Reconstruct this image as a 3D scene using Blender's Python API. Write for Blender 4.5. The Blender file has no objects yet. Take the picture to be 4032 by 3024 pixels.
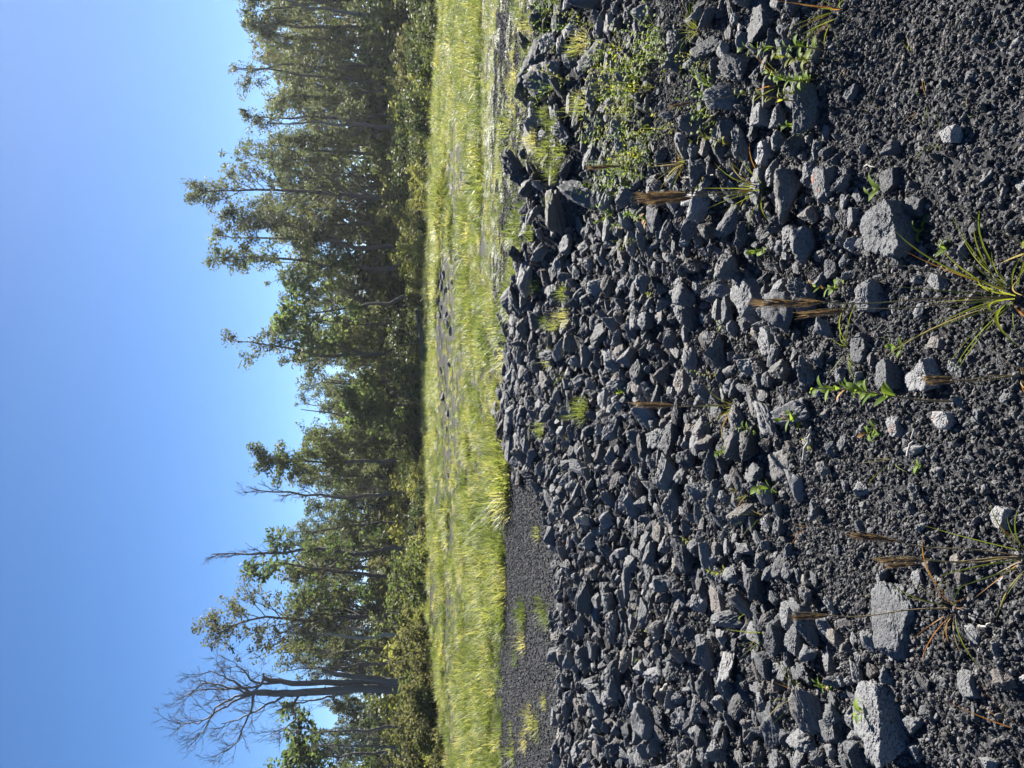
import bpy, math, random
import numpy as np
from mathutils import Vector, Matrix, Euler

S = bpy.context.scene
C = S.collection
PI = math.pi
rng = np.random.default_rng(11)
random.seed(11)

# ------------------------------------------------------------------ camera
F_PX, CX, CY, EYE, PITCH = 3027.0, 2016.0, 1512.0, 1.6, math.radians(8.4)   # the photo was shot with the phone turned on its side
cF = np.array([0, math.cos(PITCH), -math.sin(PITCH)])
cU = np.array([0, math.sin(PITCH), math.cos(PITCH)])
cR = np.array([1.0, 0, 0])
cam_d = bpy.data.cameras.new('camera')
cam = bpy.data.objects.new('camera', cam_d)
C.objects.link(cam)
cam_d.sensor_fit = 'HORIZONTAL'
cam_d.sensor_width = 36.0
cam_d.lens = 36.0 * F_PX / 4032.0
cam_d.clip_start, cam_d.clip_end = 0.05, 3000
M = Matrix.Identity(4)
for i in range(3):
    M[i][0], M[i][1], M[i][2] = -cU[i], cR[i], -cF[i]
M[2][3] = EYE
cam.matrix_world = M
S.camera = cam

# ------------------------------------------------------------------ light
SUN_EL, SUN_AZ = math.radians(36), math.radians(28)          # azimuth from +Y towards +X
W = bpy.data.worlds.new('World')
S.world = W
W.use_nodes = True
wn = W.node_tree.nodes
wn.clear()
sky = wn.new('ShaderNodeTexSky')
sky.sky_type = 'NISHITA'
sky.sun_disc = False
sky.sun_elevation = SUN_EL
sky.sun_rotation = SUN_AZ
sky.altitude = 1200
sky.air_density = 0.65
sky.dust_density = 0.2
sky.ozone_density = 4.0
bg = wn.new('ShaderNodeBackground')
bg.inputs['Strength'].default_value = 0.05
wo = wn.new('ShaderNodeOutputWorld')
hs_ = wn.new('ShaderNodeHueSaturation')
hs_.inputs['Saturation'].default_value = 1.15
W.node_tree.links.new(sky.outputs[0], hs_.inputs['Color'])
W.node_tree.links.new(hs_.outputs[0], bg.inputs[0])
W.node_tree.links.new(bg.outputs[0], wo.inputs[0])
sd = bpy.data.lights.new('sun', 'SUN')
sd.energy = 5.0
sd.angle = math.radians(0.5)
sd.color = (1.0, 0.95, 0.87)
sun = bpy.data.objects.new('sun', sd)
C.objects.link(sun)
sdir = Vector((math.sin(SUN_AZ) * math.cos(SUN_EL), math.cos(SUN_AZ) * math.cos(SUN_EL), math.sin(SUN_EL)))
sun.rotation_euler = sdir.to_track_quat('Z', 'Y').to_euler()
sun.location = sdir * 100
S.view_settings.view_transform = 'Standard'
S.view_settings.look = 'None'
S.view_settings.exposure = 1.75
S.view_settings.gamma = 1.0
S.view_settings.use_curve_mapping = False
S.render.engine = 'CYCLES'
S.cycles.max_bounces = 6
S.cycles.transparent_max_bounces = 8

# ------------------------------------------------------------------ maths helpers
def _hash(ix, iy, iz):
    h = (ix.astype(np.uint32) * np.uint32(374761393) + iy.astype(np.uint32) * np.uint32(668265263)
         + iz.astype(np.uint32) * np.uint32(2147483647))
    h = (h ^ (h >> np.uint32(13))) * np.uint32(1274126177)
    h = h ^ (h >> np.uint32(16))
    return (h & np.uint32(0xFFFFFF)).astype(np.float64) / float(0xFFFFFF)

def vnoise(p):
    """value noise in -1..1, p is (n,3)"""
    f = np.floor(p)
    i = f.astype(np.int64)
    t = p - f
    t = t * t * (3 - 2 * t)
    out = 0
    for dx in (0, 1):
        wx = t[:, 0] if dx else 1 - t[:, 0]
        for dy in (0, 1):
            wy = t[:, 1] if dy else 1 - t[:, 1]
            for dz in (0, 1):
                wz = t[:, 2] if dz else 1 - t[:, 2]
                out = out + wx * wy * wz * _hash(i[:, 0] + dx, i[:, 1] + dy, i[:, 2] + dz)
    return out * 2 - 1

def fbm(p, octs=4, gain=0.5):
    a, o, s = 1.0, 0, 1.0
    for k in range(octs):
        o = o + a * vnoise(p * s + 17.3 * k)
        a *= gain
        s *= 2.03
    return o

def noise2(x, y, scale, seed=0.0, octs=3):
    p = np.stack([np.asarray(x) / scale, np.asarray(y) / scale, np.full(np.shape(x), seed)], -1).reshape(-1, 3)
    return fbm(p, octs).reshape(np.shape(x))

def sst(a, b, x):
    t = np.clip((np.asarray(x, float) - a) / (b - a), 0, 1)
    return t * t * (3 - 2 * t)

def project(P):
    v = np.atleast_2d(P) - np.array([0, 0, EYE])
    d = np.maximum(v @ cF, 1e-3)
    return CX - F_PX * (v @ cU) / d, CY - F_PX * (v @ cR) / d, d

CREST_X = [-9, -4, -1.6, -1.0, -0.35, 0.45, 1.0, 1.5, 3, 9]
CREST_Y = [6.6, 6.4, 6.5, 7.4, 8.7, 8.7, 7.6, 6.7, 6.4, 6.4]
CREST_Z = [.20, .20, .20, .24, .30, .36, .42, .45, .45, .45]

def height(x, y):
    x = np.asarray(x, float)
    y = np.asarray(y, float)
    yc = np.interp(x, CREST_X, CREST_Y)
    zc = np.interp(x, CREST_X, CREST_Z)
    right = sst(0.3, 1.1, x)
    rise_l = zc * sst(3.2, 1, (yc - y) * 0 + 3.2 - (y - 3.0) / (yc - 3.0) * 2.2)
    step1 = 0.15 * sst(2.7, 3.5, y)
    rise_r = step1 + (zc - 0.15) * sst(yc - 1.5, yc - 0.05, y)
    z = (1 - right) * rise_l + right * rise_r
    back = sst(yc + 0.05, yc + 0.75, y)
    drop = zc - (0.02 + 0.26 * right * (1 - sst(8, 16, y)))
    z = z - back * drop
    # low bank of old lava far out in the grass
    z = z + 0.35 * np.exp(-((x - 3.2) / 5.0) ** 2 - ((y - 25.5) / 1.6) ** 2)
    z = z + 0.3 * np.exp(-((x + 9) / 6.0) ** 2 - ((y - 31) / 2.0) ** 2)
    near = 1 - sst(9, 16, y)
    z = z + 0.05 * noise2(x, y, 0.7, 3.1, 2) * near * (1 - 0.7 * back) * sst(0.6, 2.0, y) + 0.07 * noise2(x, y, 4.5, 9.0, 2) * sst(8, 12, y)
    z = z + 0.016 * noise2(x, y, 0.10, 5.7, 3) * near * (1 - 0.6 * back)
    return z

def ground_at(px, py):
    d = cF + cR * (CY - py) / F_PX + cU * (CX - px) / F_PX
    t = np.concatenate([np.linspace(0.8, 12, 900), np.geomspace(12.05, 400, 900)])
    P = np.array([0, 0, EYE]) + t[:, None] * d
    below = P[:, 2] < height(P[:, 0], P[:, 1])
    k = int(np.argmax(below)) if below.any() else len(t) - 1
    return P[k]

# ------------------------------------------------------------------ object helpers
def mesh_np(name, verts, faces, mat=None, smooth=False):
    verts = np.ascontiguousarray(verts, np.float32)
    faces = np.ascontiguousarray(faces, np.int32)
    me = bpy.data.meshes.new(name)
    n, k = faces.shape
    me.vertices.add(len(verts))
    me.vertices.foreach_set('co', verts.ravel())
    me.loops.add(n * k)
    me.loops.foreach_set('vertex_index', faces.ravel())
    me.polygons.add(n)
    me.polygons.foreach_set('loop_start', np.arange(0, n * k, k, dtype=np.int32))
    me.polygons.foreach_set('loop_total', np.full(n, k, np.int32))
    if smooth:
        me.polygons.foreach_set('use_smooth', np.ones(n, bool))
    me.update(calc_edges=True)
    if mat:
        me.materials.append(mat)
    return me

def link(name, me, parent=None):
    o = bpy.data.objects.new(name, me)
    C.objects.link(o)
    if parent:
        o.parent = parent
    return o

def tag(o, label=None, cat=None, group=None, kind=None):
    if label: o['label'] = label
    if cat: o['category'] = cat
    if group: o['group'] = group
    if kind: o['kind'] = kind
    return o

def thing(name, label, cat, loc=(0, 0, 0), rz=0.0, group=None):
    o = bpy.data.objects.new(name, None)
    C.objects.link(o)
    o.location = loc
    o.rotation_euler = (0, 0, rz)
    o.empty_display_size = 0.1
    return tag(o, label, cat, group)

class Acc:
    """collects quads of many tubes / strips into one mesh"""
    def __init__(s): s.v, s.f, s.n = [], [], 0
    def add(s, v, f):
        s.v.append(v); s.f.append(f + s.n); s.n += len(v)
    def tube(s, pts, rad, sides=5):
        pts = np.asarray(pts, float); rad = np.asarray(rad, float)
        n = len(pts)
        t = np.gradient(pts, axis=0)
        t /= np.linalg.norm(t, axis=1)[:, None] + 1e-9
        ref = np.array([1.0, 0.17, 0.05]) if abs(t[:, 0]).mean() < 0.8 else np.array([0, 1.0, 0.1])
        a = np.cross(t, ref); a /= np.linalg.norm(a, axis=1)[:, None] + 1e-9
        b = np.cross(t, a)
        ang = np.arange(sides) * 2 * PI / sides
        ring = pts[:, None, :] + rad[:, None, None] * (np.cos(ang)[None, :, None] * a[:, None, :] + np.sin(ang)[None, :, None] * b[:, None, :])
        i = np.arange(n - 1)[:, None] * sides
        j = np.arange(sides)[None, :]
        j2 = (j + 1) % sides
        f = np.stack([i + j, i + j2, i + sides + j2, i + sides + j], -1).reshape(-1, 4)
        s.add(ring.reshape(-1, 3), f)
    def mesh(s, name, mat, smooth=True):
        return mesh_np(name, np.concatenate(s.v), np.concatenate(s.f), mat, smooth)

# ------------------------------------------------------------------ materials
def mat(name):
    m = bpy.data.materials.new(name)
    m.use_nodes = True
    nt = m.node_tree
    nt.nodes.clear()
    return m, nt, nt.nodes, nt.links

def ramp(N, stops):
    r = N.new('ShaderNodeValToRGB')
    e = r.color_ramp.elements
    while len(e) < len(stops): e.new(0.5)
    for k, (p, c) in enumerate(stops):
        e[k].position = p
        e[k].color = (*c, 1)
    return r

def math_node(N, L, op, a, b=None, clamp=False):
    n = N.new('ShaderNodeMath'); n.operation = op; n.use_clamp = clamp
    for k, v in enumerate((a, b)):
        if v is None: continue
        if isinstance(v, (int, float)): n.inputs[k].default_value = v
        else: L.new(v, n.inputs[k])
    return n.outputs[0]

def noise_node(N, L, vec, scale, detail=4, rough=0.6):
    n = N.new('ShaderNodeTexNoise')
    n.inputs['Scale'].default_value = scale
    n.inputs['Detail'].default_value = detail
    n.inputs['Roughness'].default_value = rough
    L.new(vec, n.inputs['Vector'])
    return n.outputs['Fac']

def mix_col(N, L, fac, a, b, blend='MIX'):
    n = N.new('ShaderNodeMix'); n.data_type = 'RGBA'; n.blend_type = blend
    for sock, v in ((n.inputs[0], fac), (n.inputs[6], a), (n.inputs[7], b)):
        if isinstance(v, (int, float)): sock.default_value = v
        elif isinstance(v, tuple): sock.default_value = (*v, 1)
        else: L.new(v, sock)
    return n.outputs[2]

def lava_material(name, stops, pits=True, rust=0.0, tint=None):
    m, nt, N, L = mat(name)
    geo = N.new('ShaderNodeNewGeometry')
    oi = N.new('ShaderNodeObjectInfo')
    pos = geo.outputs['Position']
    n1 = noise_node(N, L, pos, 9, 5)
    n2 = noise_node(N, L, pos, 70, 4, 0.7)
    t = math_node(N, L, 'ADD', math_node(N, L, 'MULTIPLY', oi.outputs['Random'], 0.55), math_node(N, L, 'MULTIPLY', n1, 0.35))
    t = math_node(N, L, 'ADD', t, math_node(N, L, 'MULTIPLY', n2, 0.22))
    r = ramp(N, stops)
    L.new(t, r.inputs[0])
    col = r.outputs[0]
    # some stones are a warmer brown
    w = N.new('ShaderNodeMath'); w.operation = 'FRACT'
    L.new(math_node(N, L, 'MULTIPLY', oi.outputs['Random'], 7.31), w.inputs[0])
    wf = N.new('ShaderNodeMapRange'); wf.inputs[1].default_value = 0.72; wf.inputs[2].default_value = 0.95; wf.inputs[4].default_value = 0.6
    L.new(w.outputs[0], wf.inputs[0])
    col = mix_col(N, L, wf.outputs[0], col, (0.85, 0.66, 0.5), 'MULTIPLY')
    if rust:
        rr = N.new('ShaderNodeMapRange'); rr.inputs[1].default_value = 0.56 ; rr.inputs[2].default_value = 0.68
        L.new(noise_node(N, L, pos, 16, 3), rr.inputs[0])
        col = mix_col(N, L, math_node(N, L, 'MULTIPLY', rr.outputs[0], rust), col, (0.30, 0.12, 0.06))
    bs = N.new('ShaderNodeBsdfPrincipled')
    L.new(col, bs.inputs['Base Color'])
    bs.inputs['Roughness'].default_value = 0.72
    bs.inputs['Specular IOR Level'].default_value = 0.3
    b1 = N.new('ShaderNodeBump'); b1.inputs['Strength'].default_value = 0.9; b1.inputs['Distance'].default_value = 0.006
    L.new(n2, b1.inputs['Height'])
    last = b1
    if pits:
        for sc, dist, lo, hi in ((95, 0.007, 0.10, 0.30), (240, 0.003, 0.12, 0.32)):
            v = N.new('ShaderNodeTexVoronoi'); v.inputs['Scale'].default_value = sc
            L.new(pos, v.inputs['Vector'])
            mr = N.new('ShaderNodeMapRange'); mr.inputs[1].default_value = lo; mr.inputs[2].default_value = hi
            L.new(v.outputs['Distance'], mr.inputs[0])
            b = N.new('ShaderNodeBump'); b.inputs['Strength'].default_value = 1.0; b.inputs['Distance'].default_value = dist
            L.new(mr.outputs[0], b.inputs['Height'])
            L.new(last.outputs[0], b.inputs['Normal'])
            last = b
    L.new(last.outputs[0], bs.inputs['Normal'])
    out = N.new('ShaderNodeOutputMaterial')
    L.new(bs.outputs[0], out.inputs[0])
    return m

LAVA = [(0.15, (0.040, 0.042, 0.046)), (0.55, (0.105, 0.108, 0.114)), (0.95, (0.19, 0.19, 0.192))]
PALE_LIT = [(0.15, (0.085, 0.087, 0.091)), (0.55, (0.165, 0.166, 0.17)), (0.95, (0.27, 0.268, 0.266))]  # lighter copy of the lava tones, sunlit paleness put into the colour
CIND = [(0.15, (0.022, 0.023, 0.026)), (0.55, (0.062, 0.063, 0.067)), (0.95, (0.19, 0.187, 0.185))]
M_LAVA = lava_material('lava stone', LAVA)
M_PALE_LIT = lava_material('sunlit pale lava stone', PALE_LIT)
M_RUST = lava_material('rusty lava stone', PALE_LIT, rust=0.9)
M_CIND = lava_material('cinder', CIND, pits=False)

def ground_material():
    m, nt, N, L = mat('cinder ground')
    geo = N.new('ShaderNodeNewGeometry')
    pos = geo.outputs['Position']
    sep = N.new('ShaderNodeSeparateXYZ'); L.new(pos, sep.inputs[0])
    v = N.new('ShaderNodeTexVoronoi'); v.inputs['Scale'].default_value = 55; L.new(pos, v.inputs['Vector'])
    v2 = N.new('ShaderNodeTexVoronoi'); v2.inputs['Scale'].default_value = 22; L.new(pos, v2.inputs['Vector'])
    n1 = noise_node(N, L, pos, 1.7, 6, 0.65)
    n2 = noise_node(N, L, pos, 60, 4, 0.7)
    sc = N.new('ShaderNodeSeparateColor'); L.new(v.outputs['Color'], sc.inputs[0])
    t = math_node(N, L, 'ADD', math_node(N, L, 'MULTIPLY', n1, 0.45), math_node(N, L, 'MULTIPLY', sc.outputs[0], 0.4))
    r = ramp(N, [(0.1, (0.022, 0.023, 0.026)), (0.5, (0.052, 0.053, 0.057)), (0.9, (0.10, 0.098, 0.097))])
    L.new(t, r.inputs[0])
    # beyond the road: soil and litter among the grass
    far = N.new('ShaderNodeMapRange'); far.inputs[1].default_value = 11; far.inputs[2].default_value = 16
    L.new(sep.outputs[1], far.inputs[0])
    fmix = N.new('ShaderNodeMapRange'); fmix.inputs[1].default_value = 0.42; fmix.inputs[2].default_value = 0.62
    L.new(noise_node(N, L, pos, 0.5, 6, 0.7), fmix.inputs[0])
    soil = ramp(N, [(0.3, (0.050, 0.048, 0.044)), (0.7, (0.12, 0.11, 0.07))])
    L.new(n2, soil.inputs[0])
    col = mix_col(N, L, math_node(N, L, 'MULTIPLY', far.outputs[0], fmix.outputs[0]), r.outputs[0], soil.outputs[0])
    bs = N.new('ShaderNodeBsdfPrincipled')
    L.new(col, bs.inputs['Base Color'])
    bs.inputs['Roughness'].default_value = 0.95
    bs.inputs['Specular IOR Level'].default_value = 0.1
    b1 = N.new('ShaderNodeBump'); b1.inputs['Distance'].default_value = 0.012; b1.inputs['Strength'].default_value = 0.6; b1.invert = True
    L.new(v.outputs['Distance'], b1.inputs['Height'])
    b2 = N.new('ShaderNodeBump'); b2.inputs['Distance'].default_value = 0.03; b2.inputs['Strength'].default_value = 0.7
    L.new(n2, b2.inputs['Height']); L.new(b1.outputs[0], b2.inputs['Normal'])
    L.new(b2.outputs[0], bs.inputs['Normal'])
    out = N.new('ShaderNodeOutputMaterial'); L.new(bs.outputs[0], out.inputs[0])
    return m

def leaf_material(name, lo, hi, trans=0.45, scale=1.5, dry=None, gloss=0.3, back=1.6, rnd=0.3, rough=0.5, tint=(1, .95, .45)):
    """diffuse + light passing through the blade"""
    m, nt, N, L = mat(name)
    geo = N.new('ShaderNodeNewGeometry'); oi = N.new('ShaderNodeObjectInfo')
    n1 = noise_node(N, L, geo.outputs['Position'], scale, 4, 0.7)
    t = math_node(N, L, 'ADD', math_node(N, L, 'MULTIPLY', n1, 0.75), math_node(N, L, 'MULTIPLY', oi.outputs['Random'], rnd))
    stops = [(0.3, lo), (0.75, hi)]
    if dry: stops.append((0.92, dry))
    r = ramp(N, stops); L.new(t, r.inputs[0])
    bs = N.new('ShaderNodeBsdfPrincipled')
    L.new(r.outputs[0], bs.inputs['Base Color'])
    bs.inputs['Roughness'].default_value = rough
    bs.inputs['Specular IOR Level'].default_value = gloss
    tr = N.new('ShaderNodeBsdfTranslucent')
    L.new(mix_col(N, L, 1.0, r.outputs[0], (back * tint[0], back * tint[1], back * tint[2]), 'MULTIPLY'), tr.inputs[0])
    mx = N.new('ShaderNodeMixShader'); mx.inputs[0].default_value = trans
    L.new(bs.outputs[0], mx.inputs[1]); L.new(tr.outputs[0], mx.inputs[2])
    out = N.new('ShaderNodeOutputMaterial'); L.new(mx.outputs[0], out.inputs[0])
    return m

def bark_material(name, a, b, scale=3):
    m, nt, N, L = mat(name)
    geo = N.new('ShaderNodeNewGeometry')
    mp = N.new('ShaderNodeMapping'); mp.inputs['Scale'].default_value = (1, 1, 0.25)
    L.new(geo.outputs['Position'], mp.inputs[0])
    n1 = noise_node(N, L, mp.outputs[0], scale, 5, 0.7)
    r = ramp(N, [(0.3, a), (0.7, b)]); L.new(n1, r.inputs[0])
    bs = N.new('ShaderNodeBsdfPrincipled'); L.new(r.outputs[0], bs.inputs['Base Color']); bs.inputs['Roughness'].default_value = 0.85
    bp = N.new('ShaderNodeBump'); bp.inputs['Distance'].default_value = 0.03; L.new(n1, bp.inputs['Height']); L.new(bp.outputs[0], bs.inputs['Normal'])
    out = N.new('ShaderNodeOutputMaterial'); L.new(bs.outputs[0], out.inputs[0])
    return m

M_GROUND = ground_material()
M_BARK = bark_material('dark bark', (0.05, 0.042, 0.035), (0.13, 0.11, 0.09))
M_DEAD = bark_material('dead wood', (0.10, 0.085, 0.068), (0.20, 0.175, 0.15))
M_PALEBARK = bark_material('pale bark', (0.24, 0.22, 0.19), (0.42, 0.39, 0.35))
M_DRIFT = bark_material('bleached wood', (0.20, 0.18, 0.15), (0.40, 0.37, 0.33), 25)
TL = dict(gloss=0.2, rough=0.6, back=1.5, tint=(1.0, 1.06, 0.72))
LEAF = dict(
    green=leaf_material('tree leaves', (0.050, 0.066, 0.026), (0.105, 0.122, 0.050), 0.52, 0.7, **TL),
    grey=leaf_material('grey green leaves', (0.062, 0.072, 0.040), (0.120, 0.130, 0.072), 0.52, 0.7, **TL),
    olive=leaf_material('olive leaves', (0.072, 0.072, 0.033), (0.130, 0.120, 0.056), 0.52, 0.7, dry=(0.155, 0.115, 0.06), **TL),
    broad=leaf_material('broad leaves', (0.060, 0.085, 0.032), (0.115, 0.145, 0.055), 0.52, 0.9, **TL),
    dark=leaf_material('dark leaves', (0.035, 0.050, 0.022), (0.08, 0.095, 0.04), 0.40, 0.8, **TL),
    yellow=leaf_material('yellow green leaves', (0.11, 0.12, 0.035), (0.22, 0.21, 0.065), 0.48, 1.2, **TL),
)
M_GRASS = leaf_material('meadow grass', (0.060, 0.100, 0.030), (0.22, 0.26, 0.10), 0.45, 0.9, dry=(0.42, 0.40, 0.23), back=1.35, rnd=0.55, gloss=0.2)
M_TUFT = leaf_material('tussock blades', (0.07, 0.11, 0.022), (0.19, 0.20, 0.045), 0.5, 9, dry=(0.28, 0.17, 0.06), back=1.4, gloss=0.2)
M_RED = leaf_material('rusty blades', (0.26, 0.10, 0.035), (0.40, 0.22, 0.06), 0.4, 9, back=1.2)
M_STRAW = leaf_material('straw', (0.36, 0.29, 0.16), (0.50, 0.43, 0.28), 0.3, 9, back=1.0)
M_SEED = leaf_material('seed bristles', (0.11, 0.075, 0.065), (0.22, 0.155, 0.125), 0.4, 12, back=1.3)
M_STALK = bark_material('stalk', (0.16, 0.08, 0.045), (0.30, 0.24, 0.09), 14)
M_WEED = leaf_material('weed leaves', (0.10, 0.17, 0.030), (0.21, 0.29, 0.055), 0.5, 8, back=1.4, gloss=0.15, rough=0.6)
M_WEEDY = leaf_material('yellow weed leaves', (0.15, 0.18, 0.035), (0.29, 0.30, 0.07), 0.5, 8, back=1.3, gloss=0.15, rough=0.6)
M_PETAL = leaf_material('yellow petals', (0.75, 0.5, 0.02), (0.85, 0.6, 0.03), 0.3, 8, back=1.0)

# ------------------------------------------------------------------ ground
def axis_y():
    return np.concatenate([np.linspace(-300, -6, 12), np.linspace(-5, 0.9, 20), np.arange(1.0, 9.6, 0.035), np.arange(9.65, 34, 0.15),
                           np.geomspace(34.5, 1500, 50)])
def axis_x():
    c = np.arange(-3.6, 3.61, 0.035)
    m_ = np.arange(3.75, 16, 0.22)
    f = np.geomspace(17, 1500, 28)
    return np.concatenate([-f[::-1], -m_[::-1], c, m_, f])
gx, gy = axis_x(), axis_y()
GX, GY = np.meshgrid(gx, gy)
GZ = height(GX, GY)
gv = np.stack([GX, GY, GZ], -1).reshape(-1, 3)
ny, nx = GX.shape
ii = (np.arange(ny - 1)[:, None] * nx + np.arange(nx - 1)[None, :]).reshape(-1)
gf = np.stack([ii, ii + 1, ii + nx + 1, ii + nx], -1)
tag(link('ground', mesh_np('ground', gv, gf, M_GROUND, True)), 'dark cinder ground running out to the trees', kind='structure')

# ------------------------------------------------------------------ trees
def unit(v):
    return v / (np.linalg.norm(v) + 1e-9)

def limb_path(p0, d, length, n, wob, up, r):
    pts = [np.array(p0, float)]
    d = unit(np.array(d, float))
    for k in range(n):
        d = unit(d + r.normal(0, wob, 3) + np.array([0, 0, up]))
        pts.append(pts[-1] + d * length / n)
    return np.array(pts)

def leaf_cloud(centers, radii, per, size, r, flat=0.75, droop=0.0):
    """leaf-sized rhombs scattered round cluster centres"""
    cen = np.repeat(np.asarray(centers), per, 0)
    rad = np.repeat(np.asarray(radii), per)
    n = len(cen)
    q = r.normal(0, 1, (n, 3))
    q = q / np.linalg.norm(q, axis=1)[:, None] * (r.random(n) ** 0.45)[:, None]
    q[:, 2] *= flat
    p = cen + q * rad[:, None]
    a = r.normal(0, 1, (n, 3)); a[:, 2] = a[:, 2] * 0.6 - droop
    a /= np.linalg.norm(a, axis=1)[:, None]
    b = np.cross(a, r.normal(0, 1, (n, 3))); b /= np.linalg.norm(b, axis=1)[:, None] + 1e-9
    s = size * r.uniform(0.6, 1.35, n)[:, None]
    v = np.stack([p - a * s * 0.55, p + b * s * 0.30, p + a * s * 0.55, p - b * s * 0.30], 1).reshape(-1, 3)
    f = np.arange(n * 4).reshape(-1, 4)
    return v, f

def tree_parts(H, width, kind, seed, lean=0.0, dens=1.0, base_frac=0.3):
    """-> trunk Acc, leaf arrays or None.  Local space, base at origin"""
    r = np.random.default_rng(seed)
    acc = Acc()
    tips, tr = [], []
    nseg = 12
    tk = np.linspace(0, 1, nseg + 1)
    wob = np.cumsum(r.normal(0, 0.012 * H, (nseg + 1, 2)), 0); wob -= wob[0]
    trunk = np.stack([wob[:, 0] + lean * H * tk ** 1.3, wob[:, 1], tk * H], -1)
    r0 = 0.010 * H + 0.045
    acc.tube(trunk, r0 * (1 - 0.9 * tk) + 0.012, 7)
    trunks = [trunk]
    if kind in ('leafy', 'cone', 'sparse') and r.random() < 0.55:     # a second leader
        k0 = r.integers(2, 5)
        d = np.array([r.normal(0, 0.25), r.normal(0, 0.2), 1.0])
        t2 = limb_path(trunk[k0], d, H * r.uniform(0.45, 0.62), 8, 0.05, 0.04, r)
        acc.tube(t2, np.linspace(r0 * 0.6, 0.015, len(t2)), 6)
        trunks.append(t2)
    nb = {'leafy': 20, 'cone': 34, 'sparse': 18, 'broad': 16, 'dead': 26, 'pole': 4, 'dense': 30}[kind]
    nb = int(nb * (0.7 + 0.3 * H / 12))
    for k in range(nb):
        t = trunks[r.integers(0, len(trunks))]
        fr = base_frac + (1 - base_frac) * (k + r.random()) / nb
        x = fr * (len(t) - 1); i = min(int(x), len(t) - 2)
        p = t[i] + (t[i + 1] - t[i]) * (x - i)
        az = r.uniform(0, 2 * PI)
        rel = (fr - base_frac) / (1 - base_frac)
        if kind == 'cone': ln = width * 0.62 * (1.05 - rel) + 0.75; el = r.uniform(0.5, 1.1)
        elif kind == 'broad': ln = width * 0.65 * math.sin(PI * min(1, 0.25 + 0.75 * rel)) + 0.6; el = r.uniform(0.1, 0.7)
        elif kind in ('dead', 'sparse'): ln = width * 0.55 * (1.1 - 0.7 * rel) + 0.3; el = r.uniform(0.7, 1.9)
        elif kind == 'pole': ln = 0.5; el = r.uniform(0.5, 1.5)
        else: ln = width * 0.55 * (0.45 + math.sin(PI * (0.15 + 0.75 * rel))) * r.uniform(0.6, 1.15); el = r.uniform(0.4, 1.3)
        d = np.array([math.cos(az), math.sin(az), el])
        b = limb_path(p, d, ln, 5, 0.16, 0.05 if kind != 'broad' else 0.0, r)
        rb = max(0.014, r0 * 0.34 * (1 - 0.6 * rel))
        acc.tube(b, np.linspace(rb, 0.010, len(b)), 4)
        ns = {'dead': 6, 'sparse': 5, 'pole': 1}.get(kind, 3)
        for q in range(ns):
            j = r.integers(1, len(b))
            d2 = unit(b[j] - b[j - 1]) + r.normal(0, 0.5, 3) + np.array([0, 0, 0.25])
            s = limb_path(b[j], d2, ln * r.uniform(0.3, 0.6), 3, 0.2, 0.05, r)
            acc.tube(s, np.linspace(rb * 0.5, 0.007, len(s)), 3)
            tips.append(s[-1]); tr.append(1)
            if kind in ('dead', 'sparse'):
                for w_ in range(3):
                    j2 = r.integers(1, len(s))
                    d3 = unit(s[j2] - s[j2 - 1]) + r.normal(0, 0.55, 3)
                    tw = limb_path(s[j2], d3, ln * r.uniform(0.15, 0.35), 3, 0.2, 0.04, r)
                    acc.tube(tw, np.linspace(0.009, 0.004, len(tw)), 3)
        tips.append(b[-1]); tr.append(1)
        if kind not in ('dead', 'pole'): tips.append(b[3]); tr.append(1)
    for t in trunks:
        tips.append(t[-1]); tips.append(t[-2])
    if kind in ('dead', 'pole'):
        return acc, None
    tips = np.array(tips)
    per, size, rad = {'leafy': (34, 0.19, (0.30, 0.68)), 'cone': (34, 0.17, (0.28, 0.60)), 'sparse': (9, 0.15, (0.2, 0.5)),
                      'broad': (26, 0.34, (0.40, 0.85)), 'dense': (44, 0.19, (0.45, 0.9))}[kind]
    per = max(3, int(per * dens))
    rr = r.uniform(*rad, len(tips))
    return acc, leaf_cloud(tips, rr, per, size, r, 0.8, 0.15)

def add_tree(name, label, px_top, py, dist, kind, width_px, leaf='green', bark=None, lean=0.0, group=None, dens=1.15, base_frac=0.16, seed=None):
    d = (CY - py) / F_PX
    y = dist
    dep = y * cF[1] + 1.6 * math.sin(PITCH)
    x = d * dep
    g = float(height(np.array([x]), np.array([y]))[0])
    # height from the row of its top
    a = (CX - px_top) / F_PX
    H = EYE + y * math.tan(math.atan(a) - PITCH) - g
    wdt = width_px / F_PX * dep
    acc, leaves = tree_parts(H, wdt, kind, seed if seed is not None else int(py * 7 + px_top), lean, dens, base_frac)
    t = thing(name, label, 'tree', (x, y, g - 0.1), group=group)
    link('trunk', acc.mesh('trunk', bark or M_BARK), t)
    if leaves is not None:
        link('crown', mesh_np('crown', leaves[0], leaves[1], LEAF[leaf]), t)
    return t

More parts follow.
